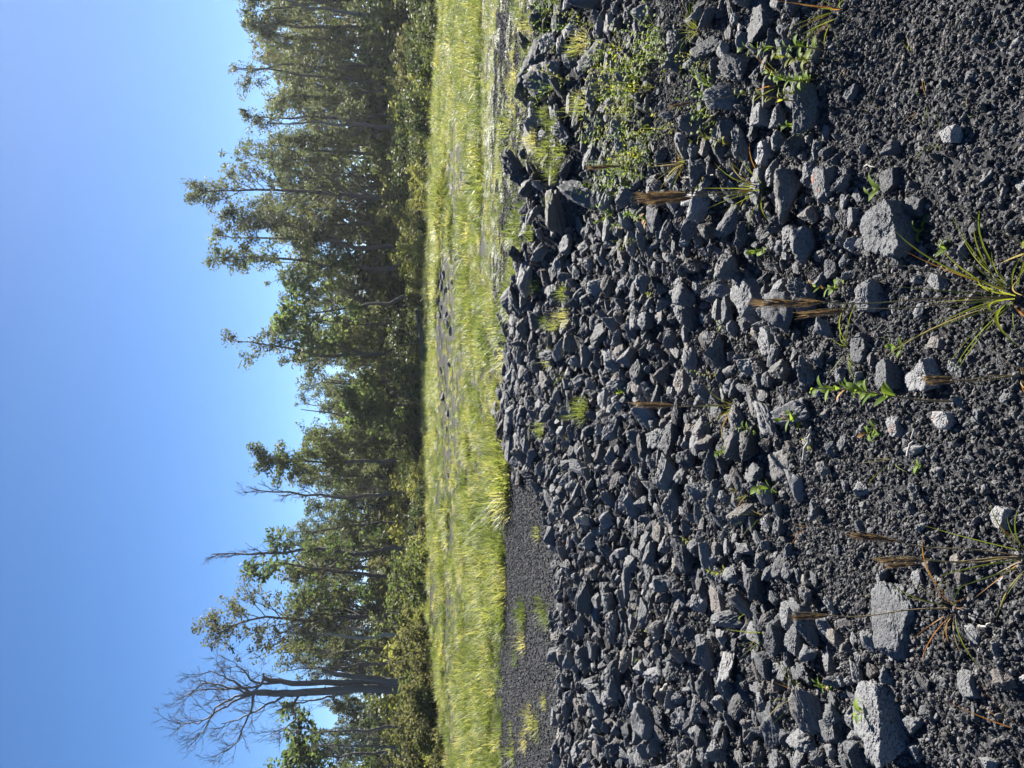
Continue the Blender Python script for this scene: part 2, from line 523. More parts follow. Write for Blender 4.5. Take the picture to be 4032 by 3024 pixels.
# (row of the top, column, distance, kind, crown width px, leaves, label, extras)
TREES = [
 (860, 12, 57, 'leafy', 130, 'grey', 'tall slender leafy tree cut by the right edge of the upright view', {}),
 (886, 81, 56, 'pole', 30, None, 'bare thin broken pole standing above leafy crowns near the sunny end', {'bark': 'dead'}),
 (985, 112, 59, 'leafy', 140, 'grey', 'shorter leafy tree just inside the bare broken pole', {}),
 (915, 240, 57, 'sparse', 130, 'grey', 'thin leafed tree with open twiggy top between two rounded crowns', {'dens': 1.5}),
 (1010, 180, 61, 'leafy', 150, 'green', 'low green crown between the bare pole and the thin leafed top', {}),
 (922, 362, 56, 'leafy', 150, 'grey', 'tall tree with rounded clumpy head beside the thin twiggy top', {}),
 (965, 438, 57, 'leafy', 130, 'grey', 'leafy tree with lopsided head next to the bare forked snag', {}),
 (1022, 502, 55, 'dead', 90, None, 'slim bare snag with small forked twigs beside the hazy gap', {'bark': 'dead'}),
 (1115, 572, 60, 'leafy', 140, 'grey', 'short pale leafy tree in the low gap beside the tallest crown', {}),
 (1010, 655, 59, 'leafy', 150, 'grey', 'leafy tree leaning against the shaded flank of the tallest crown', {}),
 (772, 790, 55, 'cone', 420, 'grey', 'tallest tree of the row with a broad pointed crown', {'dens': 1.25}),
 (1180, 880, 58, 'leafy', 150, 'olive', 'low olive tree filling the dip below the tallest pointed crown', {}),
 (846, 968, 57, 'leafy', 120, 'grey', 'high narrow leafy top, first of the twin tops', {'base_frac': 0.4}),
 (850, 1062, 56, 'leafy', 125, 'green', 'high narrow leafy top, second of the twin tops, beside an arching limb', {'base_frac': 0.4}),
 (1110, 1160, 53, 'broad', 250, 'broad', 'broad leaved tree with large clumps and a pale arching limb', {'lean': -0.06, 'base_frac': 0.45}),
 (1190, 1272, 58, 'leafy', 150, 'green', 'rounded leafy tree between the arching limb and the forked top', {}),
 (933, 1388, 55, 'leafy', 150, 'grey', 'tall tree whose upper crown forks into two ragged leafy spires', {'base_frac': 0.25}),
 (1240, 1345, 60, 'leafy', 150, 'olive', 'low olive crown tucked below the forked ragged spires', {}),
 (1180, 1502, 58, 'sparse', 140, 'grey', 'light airy tree with spread twigs beside the deep sky notch', {'dens': 2.2}),
 (1360, 1590, 52, 'broad', 130, 'broad', 'small tree with big drooping leaves low in the wood', {}),
 (1178, 1636, 54, 'pole', 40, None, 'twin dead stems standing in the sky notch', {'bark': 'dead'}),
 (1215, 1690, 59, 'leafy', 120, 'grey', 'small leafy tree close beside the twin dead stems', {}),
 (1205, 1745, 59, 'leafy', 130, 'green', 'leafy tree on the low side of the dense clumpy crown', {}),
 (1016, 1815, 55, 'leafy', 120, 'green', 'tall tree with dense dark clumpy head standing clear of its neighbours', {'dens': 1.7, 'base_frac': 0.4}),
 (1180, 1885, 59, 'leafy', 140, 'grey', 'leafy tree between the dense clumpy head and a tall bare leader', {}),
 (963, 1932, 55, 'dead', 110, None, 'tall bare leader with upswept twigs over mid wood crowns', {'bark': 'dead'}),
 (1150, 2046, 57, 'sparse', 120, 'grey', 'sparse tree of fine upright twigs beside the feathery bare tree', {'dens': 1.2}),
 (822, 2158, 52, 'dead', 150, None, 'slender feathery bare tree with drooping twiggy tip', {'bark': 'dark'}),
 (1235, 2130, 58, 'leafy', 150, 'green', 'green leafy tree behind the feathery bare tree', {}),
 (985, 2265, 54, 'broad', 260, 'broad', 'broad leaved tree with separate round leaf clumps on open limbs', {'dens': 0.8}),
 (828, 2405, 51, 'cone', 400, 'olive', 'tall brownish tree with thinning twiggy top and ragged olive crown', {'dens': 1.0}),
 (1040, 2498, 50, 'sparse', 90, 'olive', 'pale straight bare trunk in front of the brownish ragged tree', {'bark': 'pale', 'dens': 1.0, 'base_frac': 0.55}),
 (1095, 2560, 54, 'sparse', 160, 'green', 'slanting tree with wispy leaf sprays beside the pale trunk', {'dens': 1.5}),
 (1130, 2600, 50, 'dead', 150, None, 'clump of leaning grey bare stems beside the broken stump', {'bark': 'dead', 'lean': 0.05}),
 (1200, 2858, 47, 'dead', 70, None, 'slim bare stem with few twigs between the great dead tree and leafy edge', {'bark': 'dead'}),
 (1240, 2932, 46, 'dead', 110, None, 'curving bare stem below the broad leafy crown at the shaded edge', {'bark': 'dead', 'lean': 0.05}),
 (1165, 2925, 50, 'broad', 250, 'broad', 'broad leafy crown at the outer edge beyond the great dead tree', {'base_frac': 0.6}),
 (1180, 3010, 52, 'leafy', 150, 'green', 'leafy tree cut by the left edge of the upright view', {}),
]
BARKS = {'dead': M_DEAD, 'pale': M_PALEBARK, 'dark': M_BARK}
tree_objs = []
for (top, col, dist, kind, wpx, leaf, label, ex) in TREES:
    ex = dict(ex)
    bk = BARKS.get(ex.pop('bark', 'dark'))
    nm = 'dead_tree' if kind in ('dead', 'pole') else 'tree'
    tree_objs.append(add_tree(nm, label, top, col, dist, kind, wpx, leaf or 'green', bk, **ex))

# the great dead tree: two boles, forking limbs, fine twigs, and a broken stump leaning beside it
def dead_giant():
    r = np.random.default_rng(5)
    dist = 46.0
    def at(px, py, off=0.0):
        d = cF + cR * (CY - py) / F_PX + cU * (CX - px) / F_PX
        t = (dist + off) / d[1]
        return np.array([0, 0, EYE]) + d * t
    base = at(1600, 2712); base[2] = float(height(np.array([base[0]]), np.array([base[1]]))[0]) - 0.1
    t = thing('dead_tree', 'great bare dead tree with two boles and wide forking limbs against open sky', 'tree', base)
    def path(pts, n=4):
        P = np.array([at(*p) for p in pts]) - base
        out = []
        for a, b in zip(P[:-1], P[1:]):
            for k in range(n):
                out.append(a + (b - a) * k / n + r.normal(0, 0.03, 3))
        out.append(P[-1])
        return np.array(out)
    br = Acc()
    def twigs(P, r0, n, ln, depth=0):
        for k in range(n):
            j = r.integers(len(P) // 4, len(P) - 1)
            d = unit(P[j + 1] - P[j]) + r.normal(0, 0.55, 3)
            q = limb_path(P[j], d, ln * r.uniform(0.5, 1.2), 5, 0.22, 0.08, r)
            br.tube(q, np.linspace(r0, max(0.006, r0 * 0.35), len(q)), 3)
            if depth < 2:
                twigs(q, max(0.007, r0 * 0.55), 4, ln * 0.55, depth + 1)
    # main bole
    p1 = path([(1690, 2712), (1583, 2711), (1400, 2713), (1150, 2728), (1010, 2728)])
    b1 = Acc(); b1.tube(p1, np.linspace(0.30, 0.17, len(p1)), 9)
    link('trunk', b1.mesh('trunk', M_DEAD), t)
    p2 = path([(1690, 2690, 0.5), (1583, 2688, 0.5), (1400, 2686, 0.5), (1150, 2690, 0.5), (1040, 2672, 0.5), (1035, 2655, 0.5)])
    b2 = Acc(); b2.tube(p2, np.linspace(0.24, 0.10, len(p2)), 9)
    link('trunk', b2.mesh('trunk', M_DEAD), t)
    p3 = path([(1690, 2700, -0.6), (1550, 2684, -0.6), (1450, 2672, -0.6), (1330, 2655, -0.6), (1268, 2638, -0.6)])
    b3 = Acc(); b3.tube(p3, np.linspace(0.22, 0.12, len(p3)), 8)
    tag(link('trunk', b3.mesh('trunk', M_DEAD), t), 'leaning bole broken off short')
    limbs = [
        [(1010, 2728), (930, 2755), (860, 2800), (780, 2850), (690, 2845)],
        [(1010, 2728), (930, 2740), (850, 2790), (800, 2880), (760, 2915)],
        [(1000, 2735), (990, 2790), (960, 2850), (940, 2920), (890, 2960)],
        [(1150, 2728), (1080, 2760), (1010, 2800), (940, 2835), (870, 2850)],
        [(1010, 2728), (960, 2725), (880, 2700), (800, 2690), (745, 2735)],
        [(985, 2728), (930, 2690), (880, 2660), (820, 2640)],
        [(1100, 2690, .4), (1000, 2690, .3), (960, 2640, .3), (930, 2620, .2)],
        [(1040, 2672, .5), (1025, 2700, .2), (900, 2715), (820, 2712), (740, 2722)],
        [(1180, 2728), (1150, 2790), (1165, 2830), (1120, 2870), (1080, 2890)],
        [(1400, 2713), (1330, 2740), (1240, 2755), (1150, 2770), (1060, 2815)],
    ]
    for q in limbs:
        P = path(q, 4)
        br.tube(P, np.linspace(0.085, 0.022, len(P)), 5)
        twigs(P, 0.026, 8, 1.5)
    twigs(p2, 0.02, 5, 1.3); twigs(p1[len(p1) // 2:], 0.02, 5, 1.3)
    link('branches', br.mesh('branches', M_DEAD), t)
dead_giant()

# trees deeper in the wood: copies of the leafy ones, each thing with its own parts
leafy = [o for o, T in zip(tree_objs, TREES) if T[3] in ('leafy', 'sparse', 'cone') and T[5]]
GROUP_BACK = 'trees deeper in the wood'
rb = np.random.default_rng(23)
def copy_tree(src, loc, rz, sc, wide=1.15):
    c = src.copy(); C.objects.link(c)
    c.location = loc; c.rotation_euler = (0, 0, rz); c.scale = (sc * wide, sc * wide, sc)
    for ch in list(src.children):
        d = ch.copy(); C.objects.link(d); d.parent = c
    return c
for k in range(110):
    col = -150 + 3300 * (k + rb.random()) / 110
    dist = rb.uniform(61, 82)
    src = leafy[rb.integers(0, len(leafy))]
    Hs = max(v.co.z for v in src.children[0].data.vertices)
    top = np.interp(col, [0, 300, 600, 800, 1100, 1300, 1600, 1900, 2200, 2500, 2700, 3024],
                    [1040, 1030, 1150, 1040, 1080, 1170, 1215, 1200, 1150, 1130, 1330, 1260]) + rb.uniform(-75, 75)
    Ht = EYE + dist * math.tan(math.atan((CX - top) / F_PX) - PITCH)
    x = (CY - col) / F_PX * (dist + 0.1)
    c = copy_tree(src, (x, dist, -0.1), rb.uniform(0, 6.28), Ht / Hs, 0.95)
    tag(c, 'leafy tree deeper in the wood, hidden partly behind the front row', 'tree', GROUP_BACK)

# ------------------------------------------------------------------ shrubs at the foot of the wood
def shrub_parts(w, h, seed, kind):
    r = np.random.default_rng(seed)
    st = Acc(); tips = []
    for k in range(11):
        az = r.uniform(0, 2 * PI)
        d = np.array([math.cos(az) * w / h * 0.7, math.sin(az) * w / h * 0.5, r.uniform(0.5, 1.0)])
        p = limb_path((r.normal(0, w * 0.12), r.normal(0, w * 0.1), 0), d, h * r.uniform(0.6, 1.05), 4, 0.15, 0.02, r)
        st.tube(p, np.linspace(0.03, 0.008, len(p)), 4)
        tips += [p[-1], p[-2], p[2]]
        for q in range(2):
            s = limb_path(p[2], unit(p[3] - p[2]) + r.normal(0, 0.6, 3), h * 0.4, 3, 0.2, 0.05, r)
            st.tube(s, np.linspace(0.015, 0.006, len(s)), 3); tips.append(s[-1])
    tips = np.array(tips)
    low = tips.copy(); low[:, 2] *= r.uniform(0.1, 0.6, len(low)); low[:, :2] *= 1.15
    tips = np.concatenate([tips, low[::2]])
    size = {'small': 0.12, 'big': 0.26}[kind]
    per = {'small': 46, 'big': 20}[kind]
    return st, leaf_cloud(tips, r.uniform(0.22, 0.5, len(tips)) * max(0.8, h / 2.2), per, size, r, 0.8, 0.1)

SHRUBS = [  # column, distance, width m, height m, leaves, size, label
 (40, 45, 3.5, 2.6, 'grey', 'small', 'tall grey green shrub at the sunny end of the wood edge'),
 (130, 44, 2.6, 2.0, 'green', 'small', 'dark shrub above the yellow grass corner'),
 (230, 47, 3.0, 3.4, 'dark', 'small', 'tall ivy hung shrub around a leaning trunk'),
 (340, 48, 3.0, 2.4, 'yellow', 'small', 'pale yellowish shrub under the rounded clumpy tree'),
 (430, 45, 4.0, 2.8, 'dark', 'small', 'wide dark shrub casting shade on the grass'),
 (520, 44, 3.0, 2.4, 'dark', 'small', 'dark rounded shrub under the slim forked snag'),
 (610, 48, 3.0, 2.2, 'yellow', 'small', 'light green shrub in the low hazy gap'),
 (720, 49, 3.0, 2.0, 'yellow', 'small', 'light shrub beside the foot of the tallest tree'),
 (860, 47, 3.2, 2.2, 'olive', 'small', 'olive shrub past the foot of the tallest tree'),
 (960, 46, 3.0, 2.2, 'green', 'small', 'green shrub below the first of the twin tops'),
 (1060, 44, 3.2, 2.4, 'olive', 'small', 'ragged olive shrub above the shaded grass bank'),
 (1160, 45, 3.2, 2.0, 'dark', 'small', 'dark shrub beneath the arching limb'),
 (1270, 45, 3.0, 2.0, 'dark', 'small', 'dark shrub over a fallen trunk'),
 (1365, 43, 2.0, 1.7, 'yellow', 'small', 'bright small bush at the foot of the forked tree'),
 (1500, 47, 3.0, 1.8, 'yellow', 'big', 'sunlit pale bush on the open bank'),
 (1600, 48, 3.2, 2.2, 'broad', 'big', 'leafy bush under the drooping big leaves'),
 (1690, 46, 3.4, 2.8, 'green', 'small', 'feathery green bush below the twin dead stems'),
 (1780, 45, 3.0, 2.4, 'green', 'small', 'green bush below the dense clumpy head'),
 (1880, 46, 2.8, 1.8, 'yellow', 'small', 'yellowish bush below the tall bare leader'),
 (1980, 45, 2.6, 2.0, 'dark', 'small', 'dark low bush before the shadowed hollow'),
 (2090, 43, 3.0, 2.2, 'olive', 'small', 'olive bush beside the shadowed hollow'),
 (2190, 41, 3.0, 2.0, 'yellow', 'small', 'yellow green bush at the foot of the feathery bare tree'),
 (2290, 40, 3.0, 2.0, 'yellow', 'small', 'bright yellow green bush under the separate leaf clumps'),
 (2400, 41, 3.0, 2.3, 'dark', 'small', 'dark bush at the foot of the brownish ragged tree'),
 (2480, 40, 2.4, 1.8, 'yellow', 'small', 'sunlit bush beside the pale straight trunk'),
 (2560, 39, 3.0, 2.6, 'olive', 'small', 'brown tinged bush below the leaning grey stems'),
 (2650, 38, 3.2, 2.9, 'olive', 'small', 'large brown tinged bush covering the foot of the great dead tree'),
 (2740, 38, 3.2, 2.7, 'olive', 'small', 'dense olive bush just past the great dead boles'),
 (2830, 37, 3.0, 2.5, 'dark', 'small', 'dark bush below the slim bare stem'),
 (2920, 36, 3.0, 2.5, 'yellow', 'small', 'yellow tipped bush below the curving bare stem'),
 (3005, 36, 3.0, 2.4, 'olive', 'small', 'olive bush cut by the left edge of the upright view'),
]
shrub_objs = []
EDGE_C = [-200, 40, 500, 1000, 1300, 1600, 2000, 2400, 2500, 3000, 3300]
EDGE_D = [30, 31, 37, 42, 47, 49, 42, 34, 31.5, 27, 26]
for k, (col, dist, w, h, leaf, kind, label) in enumerate(SHRUBS):
    dist = float(np.interp(col, EDGE_C, EDGE_D)) + (k % 3) * 0.8
    w, h = w * dist / 44 * 1.1, h * dist / 46 * (0.5 + 0.5 * ((k * 37) % 10) / 10)
    st, lv = shrub_parts(w, h, 300 + k, kind)
    x = (CY - col) / F_PX * (dist + 0.1)
    g = float(height(np.array([x]), np.array([dist]))[0])
    t = thing('shrub', label, 'shrub', (x, dist, g - 0.08))
    link('stems', st.mesh('stems', M_BARK), t)
    link('foliage', mesh_np('foliage', lv[0], lv[1], LEAF[leaf]), t)
    shrub_objs.append(t)
small_shrubs = [o for o, T in zip(shrub_objs, SHRUBS) if T[5] == 'small']
for k in range(110):
    src = small_shrubs[rb.integers(0, len(small_shrubs))]
    col = -100 + 3230 * ((k % 45) + rb.random()) / 45
    d0 = float(np.interp(col, EDGE_C, EDGE_D))
    dist = d0 + 2.5 + (7 if k < 45 else 24) * rb.random() + (0 if k < 45 else 9)
    x = (CY - col) / F_PX * dist
    c = copy_tree(src, (x, dist, -0.1), rb.uniform(0, 6.28), rb.uniform(0.9, 1.3) * (0.55 + dist / 60) * (1.0 if k < 45 else 1.0 + (dist - d0) * 0.042))
    tag(c, 'bush under the trees, half hidden by the front bushes', 'shrub', 'bushes under the trees')

# fallen trunk lying along the shaded bank
a, b = ground_at(1672, 1240), ground_at(1672, 1420)
y0 = 42.5
pa = np.array([(CY - 1225) / F_PX * y0, y0, 0.55]); pb = np.array([(CY - 1430) / F_PX * y0, y0 - 0.3, 0.2])
lg = Acc(); pts = np.linspace(pa, pb, 8) - pa + rng.normal(0, 0.02, (8, 3)); lg.tube(pts, np.linspace(0.10, 0.16, 8), 8)
o = link('fallen_trunk', lg.mesh('fallen_trunk', M_BARK)); o.location = pa
tag(o, 'fallen grey trunk lying along the foot of the shaded bushes', 'log')

# ------------------------------------------------------------------ stones
def ico(sub):
    t = (1 + 5 ** 0.5) / 2
    v = [(-1, t, 0), (1, t, 0), (-1, -t, 0), (1, -t, 0), (0, -1, t), (0, 1, t), (0, -1, -t), (0, 1, -t), (t, 0, -1), (t, 0, 1), (-t, 0, -1), (-t, 0, 1)]
    f = [(0, 11, 5), (0, 5, 1), (0, 1, 7), (0, 7, 10), (0, 10, 11), (1, 5, 9), (5, 11, 4), (11, 10, 2), (10, 7, 6), (7, 1, 8),
         (3, 9, 4), (3, 4, 2), (3, 2, 6), (3, 6, 8), (3, 8, 9), (4, 9, 5), (2, 4, 11), (6, 2, 10), (8, 6, 7), (9, 8, 1)]
    v = np.array(v, float); v /= np.linalg.norm(v[0]); f = np.array(f)
    for _ in range(sub):
        e = np.sort(np.concatenate([f[:, [0, 1]], f[:, [1, 2]], f[:, [2, 0]]]), 1)
        u, inv = np.unique(e, axis=0, return_inverse=True)
        inv = inv.reshape(-1)
        m_ = v[u[:, 0]] + v[u[:, 1]]; m_ /= np.linalg.norm(m_, axis=1)[:, None]
        n, b = len(f), len(v)
        ab, bc, ca = inv[:n] + b, inv[n:2 * n] + b, inv[2 * n:] + b
        v = np.concatenate([v, m_])
        f = np.concatenate([np.stack([f[:, 0], ab, ca], 1), np.stack([f[:, 1], bc, ab], 1), np.stack([f[:, 2], ca, bc], 1), np.stack([ab, bc, ca], 1)])
    return v, f
ICO = {k: ico(k) for k in (1, 2, 3, 4, 5, 6)}

def stone_verts(sub, seed, rough=0.10, fine=0.03, planes=13, pit=0.0, crisp=16.0, top=False, cut=0.62):
    r = np.random.default_rng(seed)
    d, f = ICO[sub]
    nrm = r.normal(0, 1, (planes, 3)); nrm /= np.linalg.norm(nrm, axis=1)[:, None]
    hh = r.uniform(cut, 1.0, planes)
    if top:                                  # a broad upper face and a steep front
        hh = r.uniform(0.86, 1.15, planes)
        nrm[0] = (r.normal(0, .13), r.normal(0.02, .14), 1); hh[0] = 0.58
        nrm[1] = (r.normal(0, .3), -1, r.normal(.1, .12)); hh[1] = 0.72
        nrm[2] = (r.choice([-1, 1]), r.normal(0, .4), r.normal(.15, .2)); hh[2] = 0.75
        nrm /= np.linalg.norm(nrm, axis=1)[:, None]
    q = np.maximum(d @ nrm.T, 0.02) / hh
    k = crisp
    rad = 1 / (np.sum(q ** k, 1) ** (1 / k))
    rad = np.minimum(rad, 1.45)
    off = r.uniform(-50, 50, 3)
    P = d * rad[:, None]
    disp = rough * fbm(P * 1.7 + off, 3) + fine * fbm(P * 6 + off, 4, 0.65) - fine * 1.2 * np.abs(fbm(P * 3.1 - off, 3, 0.6))
    if pit:
        c = vnoise(P * 9 + off * 2); c2 = vnoise(P * 17 - off)
        disp = disp - pit * sst(0.35, 0.6, c) - pit * 0.7 * sst(0.35, 0.6, c2)
    P = P + d * disp[:, None]
    mx = np.abs(P).max(0)
    return P / mx, f                      # fits -1..1 on each axis
def stone_mesh(sub, seed, m, **kw):
    v, f = stone_verts(sub, seed, **kw)
    return mesh_np('lava_stone', v, f, m, sub > 4)

# photographed stones that stand out: row range, column range, shape, label
HERO = [
 (3320, 3600, 2685, 2990, 'pale', 'largest pale grey boulder, a leafy sprig growing on its lit face'),
 (3440, 3575, 2300, 2620, 'pale', 'long pitted boulder with deep shadow behind it, below the small seed stalk'),
 (3050, 3150, 2340, 2480, 'pale', 'pale blocky stone full of pinholes behind a drooping seed head'),
 (3080, 3195, 2457, 2605, 'pale', 'white lit stone with a raised pointed corner'),
 (3220, 3300, 2550, 2665, 'pale', 'block with large round holes near the pointed white stone'),
 (2955, 3070, 2575, 2685, 'lava', 'rounded grey stone just above the flat slab with grass shadows'),
 (3000, 3080, 2515, 2605, 'pale', 'flat pale slab crossed by thin grass shadows'),
 (3580, 3640, 2235, 2335, 'pale', 'honeycombed pale stone alone on cinders near orange blades'),
 (3910, 3955, 2260, 2365, 'pale', 'upright honeycombed stone close to the lower frame edge'),
 (3880, 3990, 1990, 2090, 'pale', 'pale knobbly stone beside the twin brown seed heads'),
 (3035, 3115, 2185, 2290, 'lava', 'dark scabby clinker lump above the pinholed block'),
 (3760, 3855, 2640, 2760, 'lava', 'pitted stone at the end of the long boulder shadow'),
 (3215, 3330, 2800, 2925, 'lava', 'tall grey stone pressed against the largest boulder'),
 (3300, 3420, 2920, 3024, 'lava', 'broad grey stone cut by the left edge beside the largest boulder'),
 (3735, 3830, 2250, 2310, 'lava', 'brownish stone under the trailing orange blade'),
 (2860, 3030, 1070, 1270, 'lava', 'large dark boulder behind the tallest feathery seed head'),
 (2970, 3070, 1283, 1434, 'pale', 'bright lit blocky stone beyond the tallest seed head'),
 (3335, 3435, 1290, 1430, 'lava', 'smooth dark stone at the root of a spreading grass tuft'),
 (3548, 3725, 1404, 1542, 'pale', 'big angular stone with lit upper face and dark flat front'),
 (3410, 3560, 1415, 1560, 'lava', 'dark tilted stone wedged beside the big angular one'),
 (3340, 3490, 1100, 1250, 'pale', 'pinholed stone crossed by the seed stalks'),
 (3640, 3735, 1055, 1150, 'lava', 'grey stone with a lit cap near the big grass tuft'),
 (3470, 3590, 1005, 1070, 'lava', 'small dark stone between the broad boulder and the big tuft'),
 (3655, 3790, 1600, 1690, 'rust', 'brown pitted stone under a curled withered leaf'),
 (3480, 3565, 1640, 1735, 'rust', 'brown angular stone next to a tiny orange leafed weed'),
 (3810, 3880, 1610, 1685, 'lava', 'round grey stone beside the brown pitted one'),
 (2940, 3030, 1446, 1536, 'lava', 'dark smooth stone at the edge of the fine clinker'),
 (3625, 3750, 1320, 1390, 'lava', 'dark stone in shade above the big angular one'),
 (3376, 3630, 755, 1010, 'lava', 'broad dark boulder with a bright pitted rim on its far side'),
 (3322, 3385, 815, 905, 'pale', 'thin lit slab standing behind the broad dark boulder'),
 (3550, 3660, 748, 856, 'lava', 'rough crumbly clinker lump leaning on the broad dark boulder'),
 (3185, 3290, 650, 800, 'rust', 'pinkish rust stained boulder near the tall brown broom grass'),
 (3690, 3785, 494, 580, 'pale', 'stone riddled with big holes alone on the fine gravel'),
 (2950, 3055, 555, 670, 'pale', 'white lit pitted boulder next to the tall brown broom grass'),
 (3455, 3560, 545, 615, 'lava', 'dark stone with a yellow tuft at its side on the fine gravel'),
 (3305, 3360, 645, 711, 'lava', 'small smooth egg shaped stone beside the rust stained boulder'),
 (2945, 3035, -30, 200, 'lava', 'long smooth slab at the right edge of the upright view'),
 (2940, 3050, 410, 520, 'lava', 'rough square block beyond the red stemmed weed'),
 (3440, 3560, 640, 760, 'lava', 'knobbly dark stone between the gravel and the broad boulder'),
 (2105, 2190, 1036, 1140, 'lava', 'dark square block at the end of the stacked wall'),
 (2060, 2150, 1210, 1300, 'lava', 'leaning dark slab on the crest beside the wall end'),
 (2635, 2740, 1434, 1560, 'pale', 'pale rounded stone beyond the single seed head'),
 (2685, 2740, 1320, 1450, 'pale', 'long light slab among the middle rubble'),
 (2485, 2575, 1675, 1810, 'lava', 'large light boulder in the middle of the rubble'),
 (1990, 2022, 1723, 1838, 'lava', 'flat slab lying alone on the cinder beyond the crest'),
 (2705, 2775, 1705, 1780, 'pale', 'pale lump at the edge of the rubble by the bright sprig'),
 (2345, 2420, 1525, 1633, 'pale', 'lit rounded stone just beyond the single seed head tip'),
 (2260, 2345, 1337, 1446, 'lava', 'broad grey stone between small yellow grass tufts'),
 (2430, 2495, 2222, 2358, 'lava', 'long dark boulder with rusty edge in the rubble'),
 (2320, 2380, 2375, 2487, 'lava', 'broad light faced stone near the road side of the rubble'),
 (2450, 2505, 2450, 2518, 'lava', 'dark fronted stone with a tiny seedling below'),
 (2475, 2525, 2543, 2610, 'pale', 'small stone with a bright sloping top'),
 (2780, 2875, 2278, 2463, 'pale', 'long sloping slab under the yellow leafed weed'),
 (2220, 2265, 2112, 2165, 'rust', 'orange stained stone near the bleached wood'),
 (2325, 2372, 2915, 3010, 'pale', 'pale stone by the left edge near the road'),
 (2720, 2807, 2500, 2590, 'lava', 'grey boulder with two lit humps'),
 (2335, 2430, 753, 845, 'pale', 'light square block behind the brown broom grass tip'),
 (2358, 2430, 856, 950, 'lava', 'leaning light slab at the foot of the wall'),
 (2280, 2335, 180, 292, 'lava', 'wide slab in the wall above the weed patch'),
 (2160, 2228, 60, 135, 'lava', 'dark rounded block near the top of the wall'),
 (2285, 2322, 580, 672, 'lava', 'pale faced block low in the wall'),
 (2117, 2168, 415, 500, 'lava', 'dark square block topping the wall'),
 (2150, 2200, 640, 740, 'lava', 'flat topped block in the upper course of the wall'),
 (2220, 2270, 330, 450, 'lava', 'long thin slab in the middle of the wall'),
 (3110, 3170, 1030, 1095, 'pale', 'narrow bright stone beyond the spread tuft'),
 (2790, 2870, 1180, 1290, 'lava', 'grey stone leaning on the large dark boulder'),
 (2560, 2640, 2060, 2150, 'lava', 'square grey stone in the upper middle rubble'),
 (2600, 2680, 2700, 2790, 'lava', 'dark cracked stone in the lower left rubble'),
 (2900, 2970, 2830, 2930, 'pale', 'pale blocky stone near the left edge of the rubble'),
]
stones = []         # (x, y, z, half sizes, rot, px size, material, label)
circ = []
def frame_of(px, py):
    return ground_at(px, py)
for k, (x0, x1, y0_, y1_, mk, label) in enumerate(HERO):
    w, h = (y1_ - y0_), (x1 - x0)
    g = ground_at(x0 + h * 0.74, (y0_ + y1_) / 2)
    dep = float(project(g)[2][0])
    dist = math.hypot(g[1], EYE - g[2])
    el = math.atan2(EYE - g[2], g[1])
    Wm = w / F_PX * dep
    app = h / F_PX * dep
    Dm = min(1.15 * Wm, max(0.7 * Wm, 1.05 * app))
    Hm = float(np.clip((app - Dm * math.sin(el) * 0.62) / math.cos(el), 0.42 * min(Wm, Dm), 1.2 * Wm)) * 1.3   # part of it sits in the ground
    stones.append(dict(p=(g[0], g[1], g[2] + Hm * 0.17), s=(Wm * 0.53, Dm * 0.53, Hm * 0.53), rz=random.uniform(-0.35, 0.35), tilt=(random.uniform(-.12, .12), random.uniform(-.12, .12)),
                       px=max(w, h), hero=k, mk=mk, label=label))
    circ.append((g[0], g[1], 0.46 * max(Wm, Dm)))

CELL = 0.12
grid = {}
def put(x, y, r):
    R = int(r / CELL) + 1
    grid.setdefault((int(x // CELL), int(y // CELL)), []).append((x, y, r))
MAXR = 0.26
def free(x, y, r, k):
    n = int((r + MAXR) / CELL) + 1
    i, j = int(x // CELL), int(y // CELL)
    for a_ in range(i - n, i + n + 1):
        for b_ in range(j - n, j + n + 1):
            for (x2, y2, r2) in grid.get((a_, b_), ()):
                dd = (r + r2) * k
                if (x - x2) ** 2 + (y - y2) ** 2 < dd * dd: return False
    return True
for c in circ: put(*c)

def rock_density(X, Y):
    """how much of the ground carries stones, 0..1, and typical radius"""
    px, py, _ = project(np.stack([X, Y, height(X, Y)], -1))
    yc = np.interp(X, CREST_X, CREST_Y)
    d = np.ones_like(X)
    # fine gravel corner and strip at lower right
    lim = np.interp(py, [-400, 0, 500, 800, 1200, 1700, 2200, 2700, 3400], [3160, 3180, 3230, 3330, 3020, 2900, 2930, 3360, 3400])
    soft = np.interp(py, [0, 800, 1000, 1700, 2500, 3000], [40, 60, 300, 250, 300, 300])
    d = d * (1 - sst(0, 1, (px - lim) / soft) * np.interp(py, [0, 700, 900, 3024], [0.985, 0.97, 0.88, 0.86]))
    # gravel shelf right
    s = sst(2545, 2590, px) * (1 - sst(2720, 2800, px)) * (1 - sst(560, 900, py))
    d = d * (1 - 0.93 * s)
    s = sst(2380, 2430, px) * (1 - sst(2540, 2580, px)) * (1 - sst(560, 760, py))
    d = d * (1 - 0.55 * s)
    d = d * (1 - sst(yc + 0.1, yc + 0.45, Y))
    wall = sst(0.6, 1.2, X) * sst(yc - 1.6, yc - 1.2, Y)
    return d, wall, px, py

